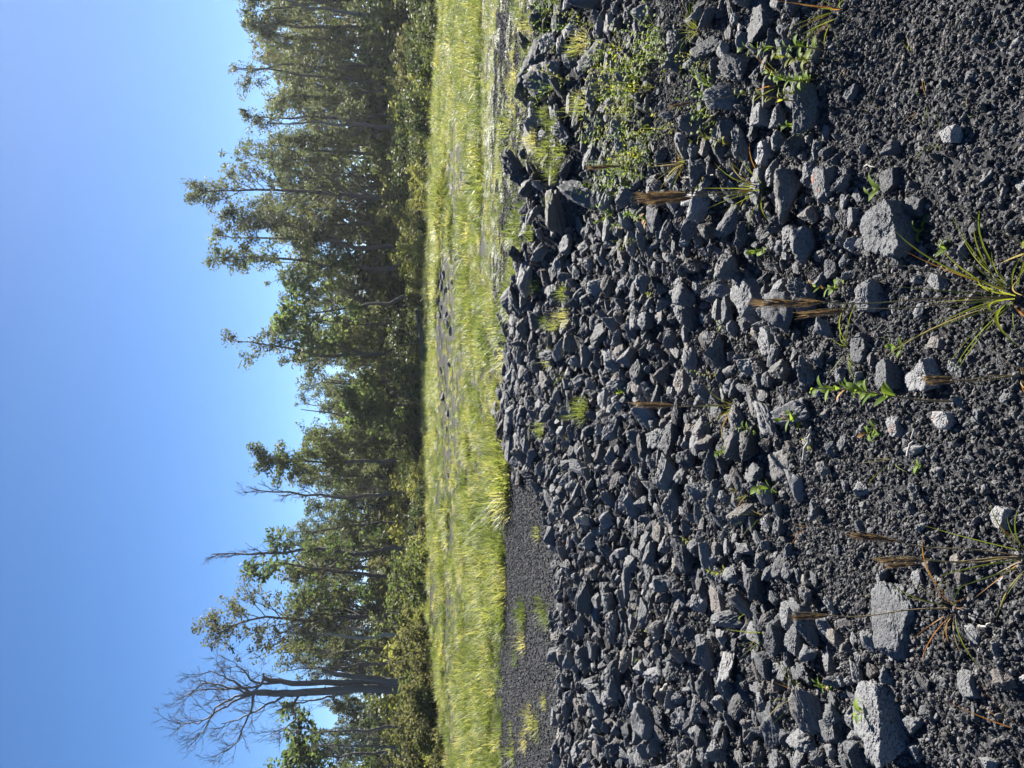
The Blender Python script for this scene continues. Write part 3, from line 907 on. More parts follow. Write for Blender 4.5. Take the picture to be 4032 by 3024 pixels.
def scatter(n, rlo, rhi, k, power=1.0, wallmul=1.6, ymax=9.6, wall_only=False):
    Y = rng.uniform(0.9, ymax, n)
    X = rng.uniform(-1, 1, n) * (Y * 0.56 + 0.7)
    # candidate density follows the widening field
    keep = rng.random(n) < (Y * 0.56 + 0.7) / (ymax * 0.56 + 0.7)
    X, Y = X[keep], Y[keep]
    d, wall, px, py = rock_density(X, Y)
    R = rlo * (rhi / rlo) ** (rng.random(len(X)) ** power) * (1 + (wallmul - 1) * wall)
    if wall_only: d = d * (wall > 0.5)
    d = np.where((px > 3250) & (R * F_PX / np.maximum(Y, 1) > 52), 0, d)
    sel = rng.random(len(X)) < d
    X, Y, R, wall = X[sel], Y[sel], np.minimum(R[sel], MAXR), wall[sel]
    Z = height(X, Y)
    o_ = np.argsort(-R)
    for i in o_:
        x, y, r_ = float(X[i]), float(Y[i]), float(R[i])
        if not free(x, y, r_, k): continue
        put(x, y, r_)
        fl = random.uniform(0.4, 0.9) if wall[i] < 0.5 else random.uniform(0.28, 0.55)
        el_ = random.uniform(0.65, 1.5)
        s = (r_ * el_, r_ / el_, r_ * fl)
        stones.append(dict(p=(x, y, float(Z[i]) + r_ * fl * (random.uniform(0.35, 0.95) if r_ > 0.028 else random.uniform(0.0, 0.5))), s=s, rz=random.uniform(0, 6.28),
                           tilt=(random.gauss(0, .4), random.gauss(0, .4)), px=2 * r_ * max(el_, 1 / el_) * F_PX / float(project(np.array([x, y, Z[i]]))[2][0]), hero=None, mk=None))
scatter(2600, 0.08, 0.15, 0.80, 1.2, 1.45, wall_only=True)
scatter(900, 0.075, 0.115, 0.86, 1.5, 1.35)
scatter(9000, 0.045, 0.08, 0.74, 1.3, 1.5)
scatter(34000, 0.028, 0.048, 0.70, 1.1, 1.4)
scatter(60000, 0.016, 0.028, 0.78, 1.0, 1.2)
# loose dark stones on the ground just beyond the crest in the middle
for k in range(60):
    px_, py_ = random.uniform(1960, 2080), random.uniform(1150, 1900)
    g = ground_at(px_, py_); r_ = random.uniform(0.05, 0.17)
    stones.append(dict(p=(g[0], g[1], g[2] + r_ * 0.2), s=(r_ * 1.3, r_, r_ * 0.55), rz=random.uniform(0, 6.28), tilt=(random.gauss(0, .15), random.gauss(0, .15)),
                       px=2 * r_ * F_PX / float(project(g)[2][0]), hero=None, mk=None))

for k in range(48):
    if k < 26: px_, py_ = random.uniform(1715, 1800), random.triangular(980, 1380, 1150)
    elif k < 38: px_, py_ = random.uniform(1690, 1790), random.uniform(1350, 1900)
    else: px_, py_ = random.uniform(1730, 1830), random.uniform(2500, 3024)
    g = ground_at(px_, py_); r_ = random.uniform(0.05, 0.12)
    stones.append(dict(p=(g[0], g[1], g[2] + r_ * 0.2), s=(r_ * 1.7, r_, r_ * 0.8), rz=random.uniform(-.5, .5), tilt=(random.gauss(0, .15), random.gauss(0, .15)),
                       px=10, hero=None, mk=None))
def in_view(p):
    a_, b_, d_ = project(np.array(p)); return -20 < a_[0] < 4052 and -20 < b_[0] < 3044
for s in stones: s['vis'] = in_view(s['p'])
heroes = [s for s in stones if s['hero'] is not None]
rest = sorted([s for s in stones if s['hero'] is None], key=lambda s: -(s['px'] if s['vis'] else 0))
N_SINGLE = 300 - len(heroes)
single, many = rest[:N_SINGLE], rest[N_SINGLE:]

STONE_V = [stone_mesh(4, 900 + k, M_LAVA, rough=random.uniform(.05, .18), fine=random.uniform(.05, .12), planes=random.randint(7, 12), crisp=40, cut=0.48) for k in range(22)]
STONE_P = [stone_mesh(4, 960 + k, M_PALE_LIT, rough=.12, fine=.09, planes=random.randint(9, 13), pit=.05, crisp=26) for k in range(3)]
MM = dict(lava=M_LAVA, pale=M_PALE_LIT, rust=M_RUST)
def place_stone(s, me, name, label, cat='stone', group=None):
    o = link(name, me)
    o.location = s['p']; o.scale = s['s']; o.rotation_euler = (s['tilt'][0], s['tilt'][1], s['rz'])
    return tag(o, label, cat, group)
for s in heroes:
    sub = 6 if s['px'] > 230 else 5
    me = stone_mesh(sub, 40 + s['hero'], MM[s['mk']], rough=random.uniform(.05, .12), fine=.05, planes=random.randint(8, 13), crisp=30, top=True, pit=0.05 if s['mk'] != 'lava' else 0.02)
    place_stone(s, me, 'boulder' if s['px'] > 150 else 'lava_stone', s['label'], 'boulder' if s['px'] > 150 else 'stone')
src_stone = []
used = set()
def neighbour_label(s, pale):
    best, bd = None, 9
    for h in heroes:
        dd = math.hypot(s['p'][0] - h['p'][0], s['p'][1] - h['p'][1]) - max(h['s'][:2]) - max(s['s'][:2])
        if dd < bd: best, bd = h, dd
    if bd > 0.10: return None
    dx, dy = s['p'][0] - best['p'][0], s['p'][1] - best['p'][1]
    where = ('right of' if dx > 0 else 'left of') if abs(dx) > abs(dy) else ('just behind' if dy > 0 else 'just in front of')
    lab = ('pale' if pale else 'grey') + ' stone ' + where + ' the ' + best['label'].replace(',', '')
    if len(lab.split()) > 16 or lab in used: return None
    used.add(lab)
    return lab
for k, s in enumerate(single):
    me = STONE_P[k % 3] if random.random() < 0.05 else STONE_V[k % len(STONE_V)]
    wall = s['p'][0] > 0.9 and s['p'][1] > 4.6
    lab = ('dark lava block packed into the low stacked wall beyond the weeds', 'blocks of the low stacked wall') if wall else \
          ('grey lava stone packed among many alike in the rubble', 'lava stones of the rubble')
    o = place_stone(s, me, 'lava_stone', neighbour_label(s, me in STONE_P) or lab[0], 'stone', lab[1])
    if k < 18: src_stone.append(o)

# clinkers: rough crumbly small stones standing singly on the gravel; they also give the shapes of the gravel
CLINK = [stone_mesh(3, 1200 + k, M_CIND, rough=.22, fine=.24, planes=7, crisp=40, cut=0.45) for k in range(8)]
clinkers = []
for k, (px_, py_) in enumerate([(3850, 300), (3560, 250), (3900, 700), (3700, 1850), (3850, 1400), (3600, 2000), (3900, 2480), (3760, 2900)]):
    g = ground_at(px_, py_); r_ = 0.028
    o = link('clinker', CLINK[k]); o.location = (g[0], g[1], g[2] + 0.012); o.scale = (r_, r_ * 0.85, r_ * 0.8); o.rotation_euler = (0.2, 0.1, k * 1.3)
    tag(o, 'small crumbly dark clinker lying loose on the gravel', 'clinker', 'loose clinkers on the gravel')
    clinkers.append(o)

def gn_scatter(name, pts, rots, scls, idx, sources, label):
    """one object: points carrying instances of the given objects' meshes"""
    me = bpy.data.meshes.new(name)
    me.vertices.add(len(pts)); me.vertices.foreach_set('co', np.asarray(pts, np.float32).ravel())
    a_ = me.attributes.new('rot', 'FLOAT_VECTOR', 'POINT'); a_.data.foreach_set('vector', np.asarray(rots, np.float32).ravel())
    a_ = me.attributes.new('scl', 'FLOAT_VECTOR', 'POINT'); a_.data.foreach_set('vector', np.asarray(scls, np.float32).ravel())
    a_ = me.attributes.new('idx', 'INT', 'POINT'); a_.data.foreach_set('value', np.asarray(idx, np.int32))
    o = link(name, me)
    ng = bpy.data.node_groups.new(name, 'GeometryNodeTree')
    ng.interface.new_socket('Geometry', in_out='INPUT', socket_type='NodeSocketGeometry')
    ng.interface.new_socket('Geometry', in_out='OUTPUT', socket_type='NodeSocketGeometry')
    N, L = ng.nodes, ng.links
    gi, go = N.new('NodeGroupInput'), N.new('NodeGroupOutput')
    jn = N.new('GeometryNodeJoinGeometry')
    for s in reversed(sources):                       # join lists its inputs last-linked first
        oi = N.new('GeometryNodeObjectInfo'); oi.inputs['Object'].default_value = s; oi.inputs['As Instance'].default_value = True
        oi.transform_space = 'ORIGINAL'
        L.new(oi.outputs['Geometry'], jn.inputs[0])
    ip = N.new('GeometryNodeInstanceOnPoints'); ip.inputs['Pick Instance'].default_value = True
    def attr(nm, ty):
        n = N.new('GeometryNodeInputNamedAttribute'); n.data_type = ty; n.inputs['Name'].default_value = nm
        return n.outputs['Attribute']
    e2r = N.new('FunctionNodeEulerToRotation')
    L.new(attr('rot', 'FLOAT_VECTOR'), e2r.inputs[0])
    L.new(gi.outputs[0], ip.inputs['Points']); L.new(jn.outputs[0], ip.inputs['Instance'])
    L.new(attr('idx', 'INT'), ip.inputs['Instance Index'])
    L.new(e2r.outputs[0], ip.inputs['Rotation']); L.new(attr('scl', 'FLOAT_VECTOR'), ip.inputs['Scale'])
    L.new(ip.outputs[0], go.inputs[0])
    md = o.modifiers.new('scatter', 'NODES'); md.node_group = ng
    return tag(o, label, kind='stuff')

gn_scatter('rubble', [s['p'] for s in many], [(s['tilt'][0], s['tilt'][1], s['rz']) for s in many], [s['s'] for s in many],
           rng.integers(0, len(src_stone), len(many)), src_stone, 'lesser lava stones filling the rubble field')

def gravel(name, n, ylo, yhi, rlo, rhi, label, keepf=None, power=1.0, sub=None):
    u = rng.random(n)
    # even over the widening area
    a0, a1 = (ylo * .56 + .6) ** 2, (yhi * .56 + .6) ** 2
    Y = (np.sqrt(a0 + u * (a1 - a0)) - .6) / .56
    X = rng.uniform(-1, 1, n) * (Y * 0.56 + 0.6)
    if keepf is not None:
        k = rng.random(n) < keepf(X, Y); X, Y = X[k], Y[k]
    m_ = len(X)
    r_ = rlo * (rhi / rlo) ** (rng.random(m_) ** power)
    Z = height(X, Y) + r_ * rng.uniform(-0.1, 0.7, m_)
    sc = np.stack([r_ * rng.uniform(.8, 1.25, m_), r_ * rng.uniform(.7, 1.1, m_), r_ * rng.uniform(.55, 1.0, m_)], -1)
    return gn_scatter(name, np.stack([X, Y, Z], -1), rng.uniform(0, 6.28, (m_, 3)), sc, rng.integers(0, len(clinkers), m_), clinkers, label)
gravel('cinder_gravel', 190000, 0.95, 4.4, 0.0035, 0.013, 'fine dark cinder gravel of the foreground', None, 1.9)
gravel('small_rubble', 26000, 1.0, 9.0, 0.009, 0.024, 'thumb sized clinkers between the larger stones',
       lambda X, Y: np.where(rock_density(X, Y)[0] > 0.15, 0.9, 0.06) * (1 - sst(0.0, 0.4, Y - np.interp(X, CREST_X, CREST_Y))))
gravel('road_gravel', 90000, 6.4, 13, 0.006, 0.017, 'even dark cinder surface of the road',
       lambda X, Y: sst(0.1, 0.5, Y - np.interp(X, CREST_X, CREST_Y)))

# ------------------------------------------------------------------ grass
def blades(n, rad, lmin, lmax, wid, lean, curve, r, segs=4, lift=0.0):
    """n curved tapering blades rooted in a disc, as one vertex/face array"""
    az = r.uniform(0, 2 * PI, n); rr = rad * np.sqrt(r.random(n))
    base = np.stack([rr * np.cos(az), rr * np.sin(az), lift * r.random(n) ** 1.5 * (1 - (rr / rad) ** 2) - 0.02], -1)
    az2 = az + r.normal(0, 0.7, n)
    out = np.stack([np.cos(az2), np.sin(az2), np.zeros(n)], -1)
    side = np.stack([-np.sin(az2), np.cos(az2), np.zeros(n)], -1)
    ln = r.uniform(lmin, lmax, n); le = np.abs(r.normal(lean, lean * 0.5, n)); cu = np.abs(r.normal(curve, curve * 0.5, n))
    V = []
    p = base.copy()
    w0 = wid * r.uniform(0.7, 1.3, n)
    for k in range(segs + 1):
        t = k / segs
        w = w0 * (1 - t ** 1.6) + 0.0006
        V.append(p - side * w[:, None] / 2); V.append(p + side * w[:, None] / 2)
        th = le + cu * t
        p = p + (out * np.sin(th)[:, None] + np.array([0, 0, 1.0]) * np.cos(th)[:, None]) * (ln / segs)[:, None]
    V = np.stack(V, 1)                                # n, 2(segs+1), 3
    f1 = np.array([[2 * k, 2 * k + 1, 2 * k + 3, 2 * k + 2] for k in range(segs)])
    f = (np.arange(n)[:, None, None] * (2 * segs + 2) + f1[None]).reshape(-1, 4)
    return V.reshape(-1, 3), f

# single clumps at the near edge of the meadow; they also give the shapes of the grass behind
clumps = []
CL = [(1985, 2330, 'pale green grass clump beside the road, between two bare gaps'),
      (1965, 2600, 'full green grass clump on the far road side before the great dead tree'),
      (1990, 1950, 'thick grass clump where the road bends behind the crest'),
      (2010, 1350, 'grass clump over dark stones behind the middle crest'),
      (2040, 900, 'yellowish clump on the terrace behind the wall'),
      (2000, 500, 'tall dry clump beside the gravel track behind the wall'),
      (1970, 2880, 'grass clump by the left edge beyond the road')]
for k, (px_, py_, lab) in enumerate(CL):
    r = np.random.default_rng(70 + k)
    v, f = blades(110, 0.26, 0.07, 0.20, 0.013, 0.75, 0.7, r, 3, lift=0.15)
    v2, f2 = blades(16, 0.16, 0.20, 0.42, 0.009, 0.4, 0.6, r, 3)
    me = mesh_np('grass_clump', np.concatenate([v, v2]), np.concatenate([f, f2 + len(v)]), M_GRASS)
    g = ground_at(px_, py_)
    o = link('grass_clump', me); o.location = g
    tag(o, lab, 'grass clump')
    clumps.append(o)

def meadow_density(X, Y, extent=False):
    P = np.stack([X, Y, height(X, Y)], -1)
    px, py, _ = project(P)
    n = noise2(X, Y, 0.7, 2.0, 3) * 1.2 + noise2(X, Y, 3.5, 4.0, 2) * 1.0
    edge = np.interp(py, [-300, 0, 600, 1150, 1250, 1700, 1850, 2000, 2500, 3300], [2095, 2095, 2085, 2080, 2000, 1965, 2000, 1995, 1985, 1975])
    d = 0.52 + 0.6 * n
    terr = sst(1905, 1960, px) * (1 - sst(1100, 1250, py))
    d = d * (1 - terr) + terr * (0.62 + 0.4 * n)
    # grey gravel track behind the wall, right
    tr = np.exp(-((px - np.interp(py, [0, 600, 1200], [1985, 2000, 1990])) / 16.0) ** 2) * (1 - sst(1000, 1350, py))
    d = d - 0.75 * tr
    # bare cinder in the middle distance
    bare = np.exp(-((px - 1795) / 55.0) ** 2) * sst(1250, 1450, py) * (1 - sst(1900, 2250, py))
    d = d - 1.15 * bare
    bare = np.exp(-((px - 1755) / 50.0) ** 2) * sst(960, 1040, py) * (1 - sst(1300, 1380, py))
    d = d - 0.9 * bare
    d = np.where(Y > np.interp(py, EDGE_C, EDGE_D) + 3, 0, d)
    bare = np.exp(-((px - 1790) / 35.0) ** 2) * sst(2000, 2200, py)
    d = d - 0.5 * bare
    d = np.where((px < edge) & (Y > np.interp(X, CREST_X, CREST_Y) + 0.4), d, 0)
    if extent:
        return ((px < edge) & (Y > np.interp(X, CREST_X, CREST_Y) + 0.4) & (Y < np.interp(py, EDGE_C, EDGE_D) + 3)).astype(float)
    return np.clip(d, 0, 1)
n = 46000
u = rng.random(n)
ylo, yhi = 7.2, 46
a0, a1 = (ylo * .56 + 1) ** 1.35, (yhi * .56 + 1) ** 1.35
Y = ((a0 + u * (a1 - a0)) ** (1 / 1.35) - 1) / .56
X = rng.uniform(-1, 1, n) * (Y * 0.56 + 1.0)
den = meadow_density(X, Y)
k = rng.random(n) < den
fleck = (~k) & (rng.random(n) < 0.22) & (meadow_density(X, Y, True) > 0)
k = k | fleck
fleck = fleck[k]
X, Y = X[k], Y[k]
m_ = len(X)
hs = np.clip(0.7 + 0.55 * noise2(X, Y, 1.4, 8.0, 2) + rng.normal(0, 0.22, m_), 0.2, 1.7)
px_, py_, _ = project(np.stack([X, Y, height(X, Y)], -1))
hs = np.where(fleck, rng.uniform(0.2, 0.45, m_), hs)
hs = hs * np.where((py_ < 1150) & (px_ > 1900), 0.38, 1.0)
gw = np.maximum(hs, 0.35) * rng.uniform(0.8, 1.3, m_) * np.interp(Y, [8, 45], [1.0, 1.5])
gn_scatter('grass', np.stack([X, Y, height(X, Y)], -1), np.stack([rng.normal(0, .08, m_), rng.normal(0, .08, m_), rng.uniform(0, 6.28, m_)], -1),
           np.stack([gw, gw, hs], -1), rng.integers(0, len(clumps), m_), clumps, 'yellow green meadow grass between the road and the trees')

# ------------------------------------------------------------------ foreground tussocks with seed heads
BL = []
for k in range(7):
    r = np.random.default_rng(500 + k)
    segs = 7; cu = [0.1, 0.25, 0.45, 0.7, 0.95, 0.4, 1.15][k]
    p = np.zeros(3); V = []
    for q in range(segs + 1):
        t = q / segs; w = 0.5 * (1 - t ** 1.8) * (0.6 + 0.4 * min(1, t * 4)) + 0.02
        V += [p + np.array([0, -w, 0.12 * w]), p.copy(), p + np.array([0, w, 0.12 * w])]
        th = cu * t
        p = p + np.array([math.sin(th), 0, math.cos(th)]) / segs
    V = np.array(V); V[:, 1] *= 1.0
    F_ = []
    for q in range(segs):
        for c_ in (0, 1): F_.append([3 * q + c_, 3 * q + c_ + 1, 3 * q + c_ + 4, 3 * q + c_ + 3])
    BL.append([mesh_np('blade', V, np.array(F_), mm, True) for mm in (M_TUFT, M_RED, M_STRAW)])

def seed_head_mesh(L_, n, spread, seed):
    r = np.random.default_rng(seed)
    V, Fs = [], []
    for k in range(n):
        z0 = L_ * r.random() ** 1.1 * 0.75
        az = r.uniform(0, 2 * PI)
        d = np.array([math.cos(az) * spread, math.sin(az) * spread, 1.0]); d /= np.linalg.norm(d)
        ln = L_ * r.uniform(0.22, 0.42)
        s = np.array([-math.sin(az), math.cos(az), 0]) * 0.0008
        a_ = np.array([0, 0, z0]); b_ = a_ + d * ln * 0.5; c_ = b_ + unit(d + np.array([0, 0, 0.4])) * ln * 0.5
        i = len(V)
        V += [a_ - s, a_ + s, b_ + s * 1.3, b_ - s * 1.3, c_ + s * 0.3, c_ - s * 0.3]
        Fs += [[i, i + 1, i + 2, i + 3], [i + 3, i + 2, i + 4, i + 5]]
    return mesh_np('seed_head', np.array(V), np.array(Fs), M_SEED)

def tussock(px_, py_, label, nb, blen, wid, lean=0.5, stalks=(), red=0.12, straw=0.15, seed=0, name='grass_tussock', cat='tussock'):
    r = np.random.default_rng(seed + 2000)
    g = ground_at(px_, py_)
    dep = float(project(g)[2][0])
    t = thing(name, label, cat, g - np.array([0, 0, 0.01]))
    for k in range(nb):
        az = r.uniform(0, 2 * PI); le = abs(r.normal(lean, 0.28)); ln = blen * r.uniform(0.3, 1.05)
        u = r.random()
        o = link('blade', BL[r.integers(0, len(BL))][1 if u < red else 2 if u < red + straw else 0], t)
        o.rotation_euler = Euler((0, min(le, 1.45), az), 'XYZ')
        rr = 0.012 + 0.02 * r.random() * blen / 0.3
        o.location = (math.cos(az) * rr * r.random(), math.sin(az) * rr * r.random(), 0)
        o.scale = (ln, wid * r.uniform(0.7, 1.2), ln)
    for q, (tx, ty, head) in enumerate(stalks):      # tip of the stalk in the photo and share of it that is seed head
        d = cF + cR * (CY - ty) / F_PX + cU * (CX - tx) / F_PX
        tip = np.array([0, 0, EYE]) + d * ((g[1] + 0.03 * q) / d[1])
        v = tip - g
        ln = np.linalg.norm(v)
        n_ = 9
        pts = np.array([v * (k / n_) + np.array([0.012 * math.sin(k * 0.9 + q), 0.01 * math.cos(k * 0.7), 0]) * (k / n_) for k in range(n_ + 1)])
        ac = Acc(); ac.tube(pts, np.linspace(0.0022, 0.0010, n_ + 1), 5)
        so = link('stalk', ac.mesh('stalk', M_STALK), t)
        if head > 0:
            ho = link('seed_head', seed_head_mesh(ln * head, int(80 + 220 * head), 0.27, seed * 7 + q), so)
            ho.location = v * (1 - head)
            ho.rotation_euler = Vector(v).to_track_quat('Z', 'Y').to_euler()
    return t
TUS = [
 (3985, 1170, 'large green tussock at the lower frame edge with the tallest feathery seed head', 34, 0.34, 0.0045, 0.65, ((2955, 1195, 0.26), (3130, 1240, 0.22), (3460, 1030, 0)), 0.14, 0.10),
 (2890, 1600, 'lone upright tussock with one brown seed head amid middle rubble', 22, 0.20, 0.004, 0.55, ((2482, 1594, 0.42), (2700, 1580, 0)), 0.2, 0.3),
 (3015, 745, 'tall brown broom grass with thick seed plumes beside white lit boulder', 34, 0.30, 0.005, 0.45, ((2490, 785, 0.40), (2500, 770, 0.38), (2530, 800, 0.4), (2420, 770, 0.0)), 0.1, 0.15),
 (4040, 2195, 'leaning tussock at the lower edge with twin brown seed heads', 14, 0.26, 0.0038, 0.6, ((3330, 2105, 0.26), (3440, 2210, 0.3), (3480, 2230, 0.24)), 0.3, 0.2),
 (3745, 2395, 'small ragged tussock whose thin seed stalk crosses the pinholed block', 22, 0.20, 0.004, 0.8, ((3105, 2432, 0.22),), 0.3, 0.3),
 (4015, 1480, 'withered tussock with faint yellow seed wisps before the big angular stone', 12, 0.12, 0.003, 0.8, ((3620, 1490, 0.3), (3640, 1510, 0.3)), 0.3, 0.5),
 (3325, 1372, 'spreading tuft of long blades rooted against a smooth dark stone', 13, 0.27, 0.005, 0.8, (), 0.12, 0.1),
 (3300, 40, 'yellow orange tuft of stiff blades by the right edge of the upright view', 24, 0.26, 0.005, 0.6, (), 0.35, 0.1),
 (3165, 2740, 'sparse green tuft with wide fan of blades among left stones', 12, 0.22, 0.004, 0.75, (), 0.05, 0.1),
 (3015, 2500, 'thick short green tuft whose blades shade the flat pale slab', 18, 0.17, 0.006, 0.75, (), 0.05, 0.1),
 (2690, 640, 'tuft with drooping brown plume at the back of the weed patch', 20, 0.22, 0.004, 0.7, ((2305, 660, 0.35),), 0.2, 0.25),
 (2745, 120, 'round dense dark green tussock on the gravel shelf', 55, 0.17, 0.003, 0.75, (), 0.0, 0.05),
 (2935, 1945, 'yellow green tuft with straw base beside the fine clinker', 26, 0.11, 0.003, 0.7, (), 0.05, 0.35),
 (3645, 398, 'small bright yellow tuft on the fine gravel, largest of its patch', 12, 0.10, 0.004, 0.9, (), 0.1, 0.3),
 (3785, 465, 'small tuft with pale roots on gravel below the holed stone', 10, 0.08, 0.003, 0.9, (), 0.05, 0.4),
 (3575, 205, 'tiny straw coloured tuft on open gravel', 14, 0.07, 0.003, 0.8, (), 0.0, 0.7),
 (3450, 445, 'little yellow tuft by a pinkish chip of stone', 12, 0.07, 0.003, 0.8, (), 0.1, 0.3),
 (3700, 545, 'yellow tuft hugging the holed stone', 12, 0.09, 0.004, 0.9, (), 0.05, 0.3),
 (3450, 600, 'yellow tuft hugging the dark stone on gravel', 10, 0.09, 0.004, 0.9, (), 0.05, 0.3),
 (3325, 240, 'thin dry tuft with pale bent blades at the gravel edge', 9, 0.12, 0.003, 0.9, (), 0.1, 0.4),
 (3920, 110, 'tiny two leaved green sprout on the right gravel', 5, 0.06, 0.005, 0.9, (), 0.0, 0.0),
 (4040, 985, 'long single blades rising from the lower edge beside the big tuft', 5, 0.30, 0.006, 0.7, ((3752, 812, 0),), 0.1, 0.2),
 (2240, 1370, 'yellow grass tuft between broad stones left of the wall end', 14, 0.16, 0.004, 0.6, (), 0.05, 0.1),
 (2230, 1470, 'bright tuft in the upper rubble beside a pale chip', 18, 0.18, 0.004, 0.7, (), 0.05, 0.2),
 (2265, 1570, 'short golden tuft in the upper rubble', 16, 0.12, 0.004, 0.7, (), 0.1, 0.2),
 (2250, 1740, 'golden straggling tuft low in the upper rubble', 14, 0.16, 0.004, 0.7, (), 0.1, 0.2),
 (2180, 1330, 'thin upright tuft on the crest stones', 10, 0.18, 0.003, 0.45, (), 0.05, 0.1),
 (3240, 2395, 'tiny yellow tuft on clinker above the long pitted boulder', 9, 0.08, 0.003, 0.8, (), 0.1, 0.2),
 (4030, 2890, 'reddish stout blades at the lower left corner', 8, 0.20, 0.006, 0.8, (), 0.4, 0.2),
 (3175, 2080, 'orange tinged tuft on the shaded clinker slope', 12, 0.12, 0.003, 0.8, (), 0.4, 0.2),
 (2995, 2030, 'yellow sprawling tuft above the shaded slope', 12, 0.16, 0.003, 0.7, (), 0.1, 0.3),
 (3520, 1810, 'little pale green blade pair on fine gravel', 5, 0.12, 0.004, 0.6, (), 0.0, 0.2),
 (3190, 2880, 'few thin blades low among left edge stones', 8, 0.16, 0.003, 0.7, (), 0.1, 0.1),
 (2770, 690, 'fan of green blades in front of the weed patch', 14, 0.16, 0.004, 0.8, (), 0.1, 0.2),
 (3090, 330, 'slim red stemmed grass standing beside the leafy weeds', 8, 0.2, 0.004, 0.4, ((2630, 420, 0.18),), 0.4, 0.1),
]
for k, T in enumerate(TUS):
    px_, py_, lab, nb, bl, wd, ln, st, rd, sw = T
    tussock(px_, py_, lab, nb, bl, wd, ln, st, rd, sw, seed=k)

# ------------------------------------------------------------------ leafy weeds
def leaf_mesh(seed, m, wid=0.24, cu=0.7):
    segs = 6; p = np.zeros(3); V = []
    for q in range(segs + 1):
        t = q / segs
        w = wid * math.sin(PI * min(1, t * 0.93 + 0.07)) ** 0.9 * (1 - 0.25 * t)
        V += [p + np.array([0, -w, 0.35 * w]), p.copy(), p + np.array([0, w, 0.35 * w])]
        th = 0.4 + cu * t
        p = p + np.array([math.sin(th), 0, math.cos(th)]) / segs
    F_ = []
    for q in range(segs):
        for c_ in (0, 1): F_.append([3 * q + c_, 3 * q + c_ + 1, 3 * q + c_ + 4, 3 * q + c_ + 3])
    return mesh_np('leaf', np.array(V), np.array(F_), m, True)
LM = {'green': [leaf_mesh(k, M_WEED, 0.16 + 0.04 * k, 0.5 + 0.3 * k) for k in range(4)],
      'yellow': [leaf_mesh(k, M_WEEDY, 0.15 + 0.04 * k, 0.5 + 0.3 * k) for k in range(4)]}

def weed(px_, py_, h, nl, ll, label, leaf='green', lean=(0, 0), red=0.0, group=None, seed=0, bare=0.0, sc=None):
    r = np.random.default_rng(seed + 4000)
    g = ground_at(px_, py_)
    t = thing('weed', label, 'weed', g - np.array([0, 0, 0.01]), group=group)
    n_ = 7
    tk = np.linspace(0, 1, n_ + 1)
    pts = np.stack([lean[0] * h * tk ** 1.4 + 0.01 * np.sin(tk * 5 + seed), lean[1] * h * tk ** 1.4, h * tk], -1)
    ac = Acc(); ac.tube(pts, np.linspace(0.0035, 0.0014, n_ + 1) * (0.6 + h), 5)
    link('stem', ac.mesh('stem', M_STALK), t)
    for k in range(nl):
        fr = bare + (1 - bare) * (k + 0.6) / nl
        x = fr * n_; i = min(int(x), n_ - 1)
        p = pts[i] + (pts[i + 1] - pts[i]) * (x - i)
        az = k * 2.4 + r.normal(0, 0.4)
        o = link('leaf', LM[leaf][r.integers(0, 4)], t)
        if r.random() < red: o.data = BL_RED
        s_ = ll * r.uniform(0.6, 1.15) * (1.05 - 0.4 * fr)
        o.location = p; o.scale = (s_, s_, s_)
        o.rotation_euler = Euler((r.normal(0, 0.15), np.clip(r.normal(0.35, 0.3), -0.2, 1.1), az), 'XYZ')
    return t
BL_RED = leaf_mesh(9, M_RED, 0.2, 0.9)
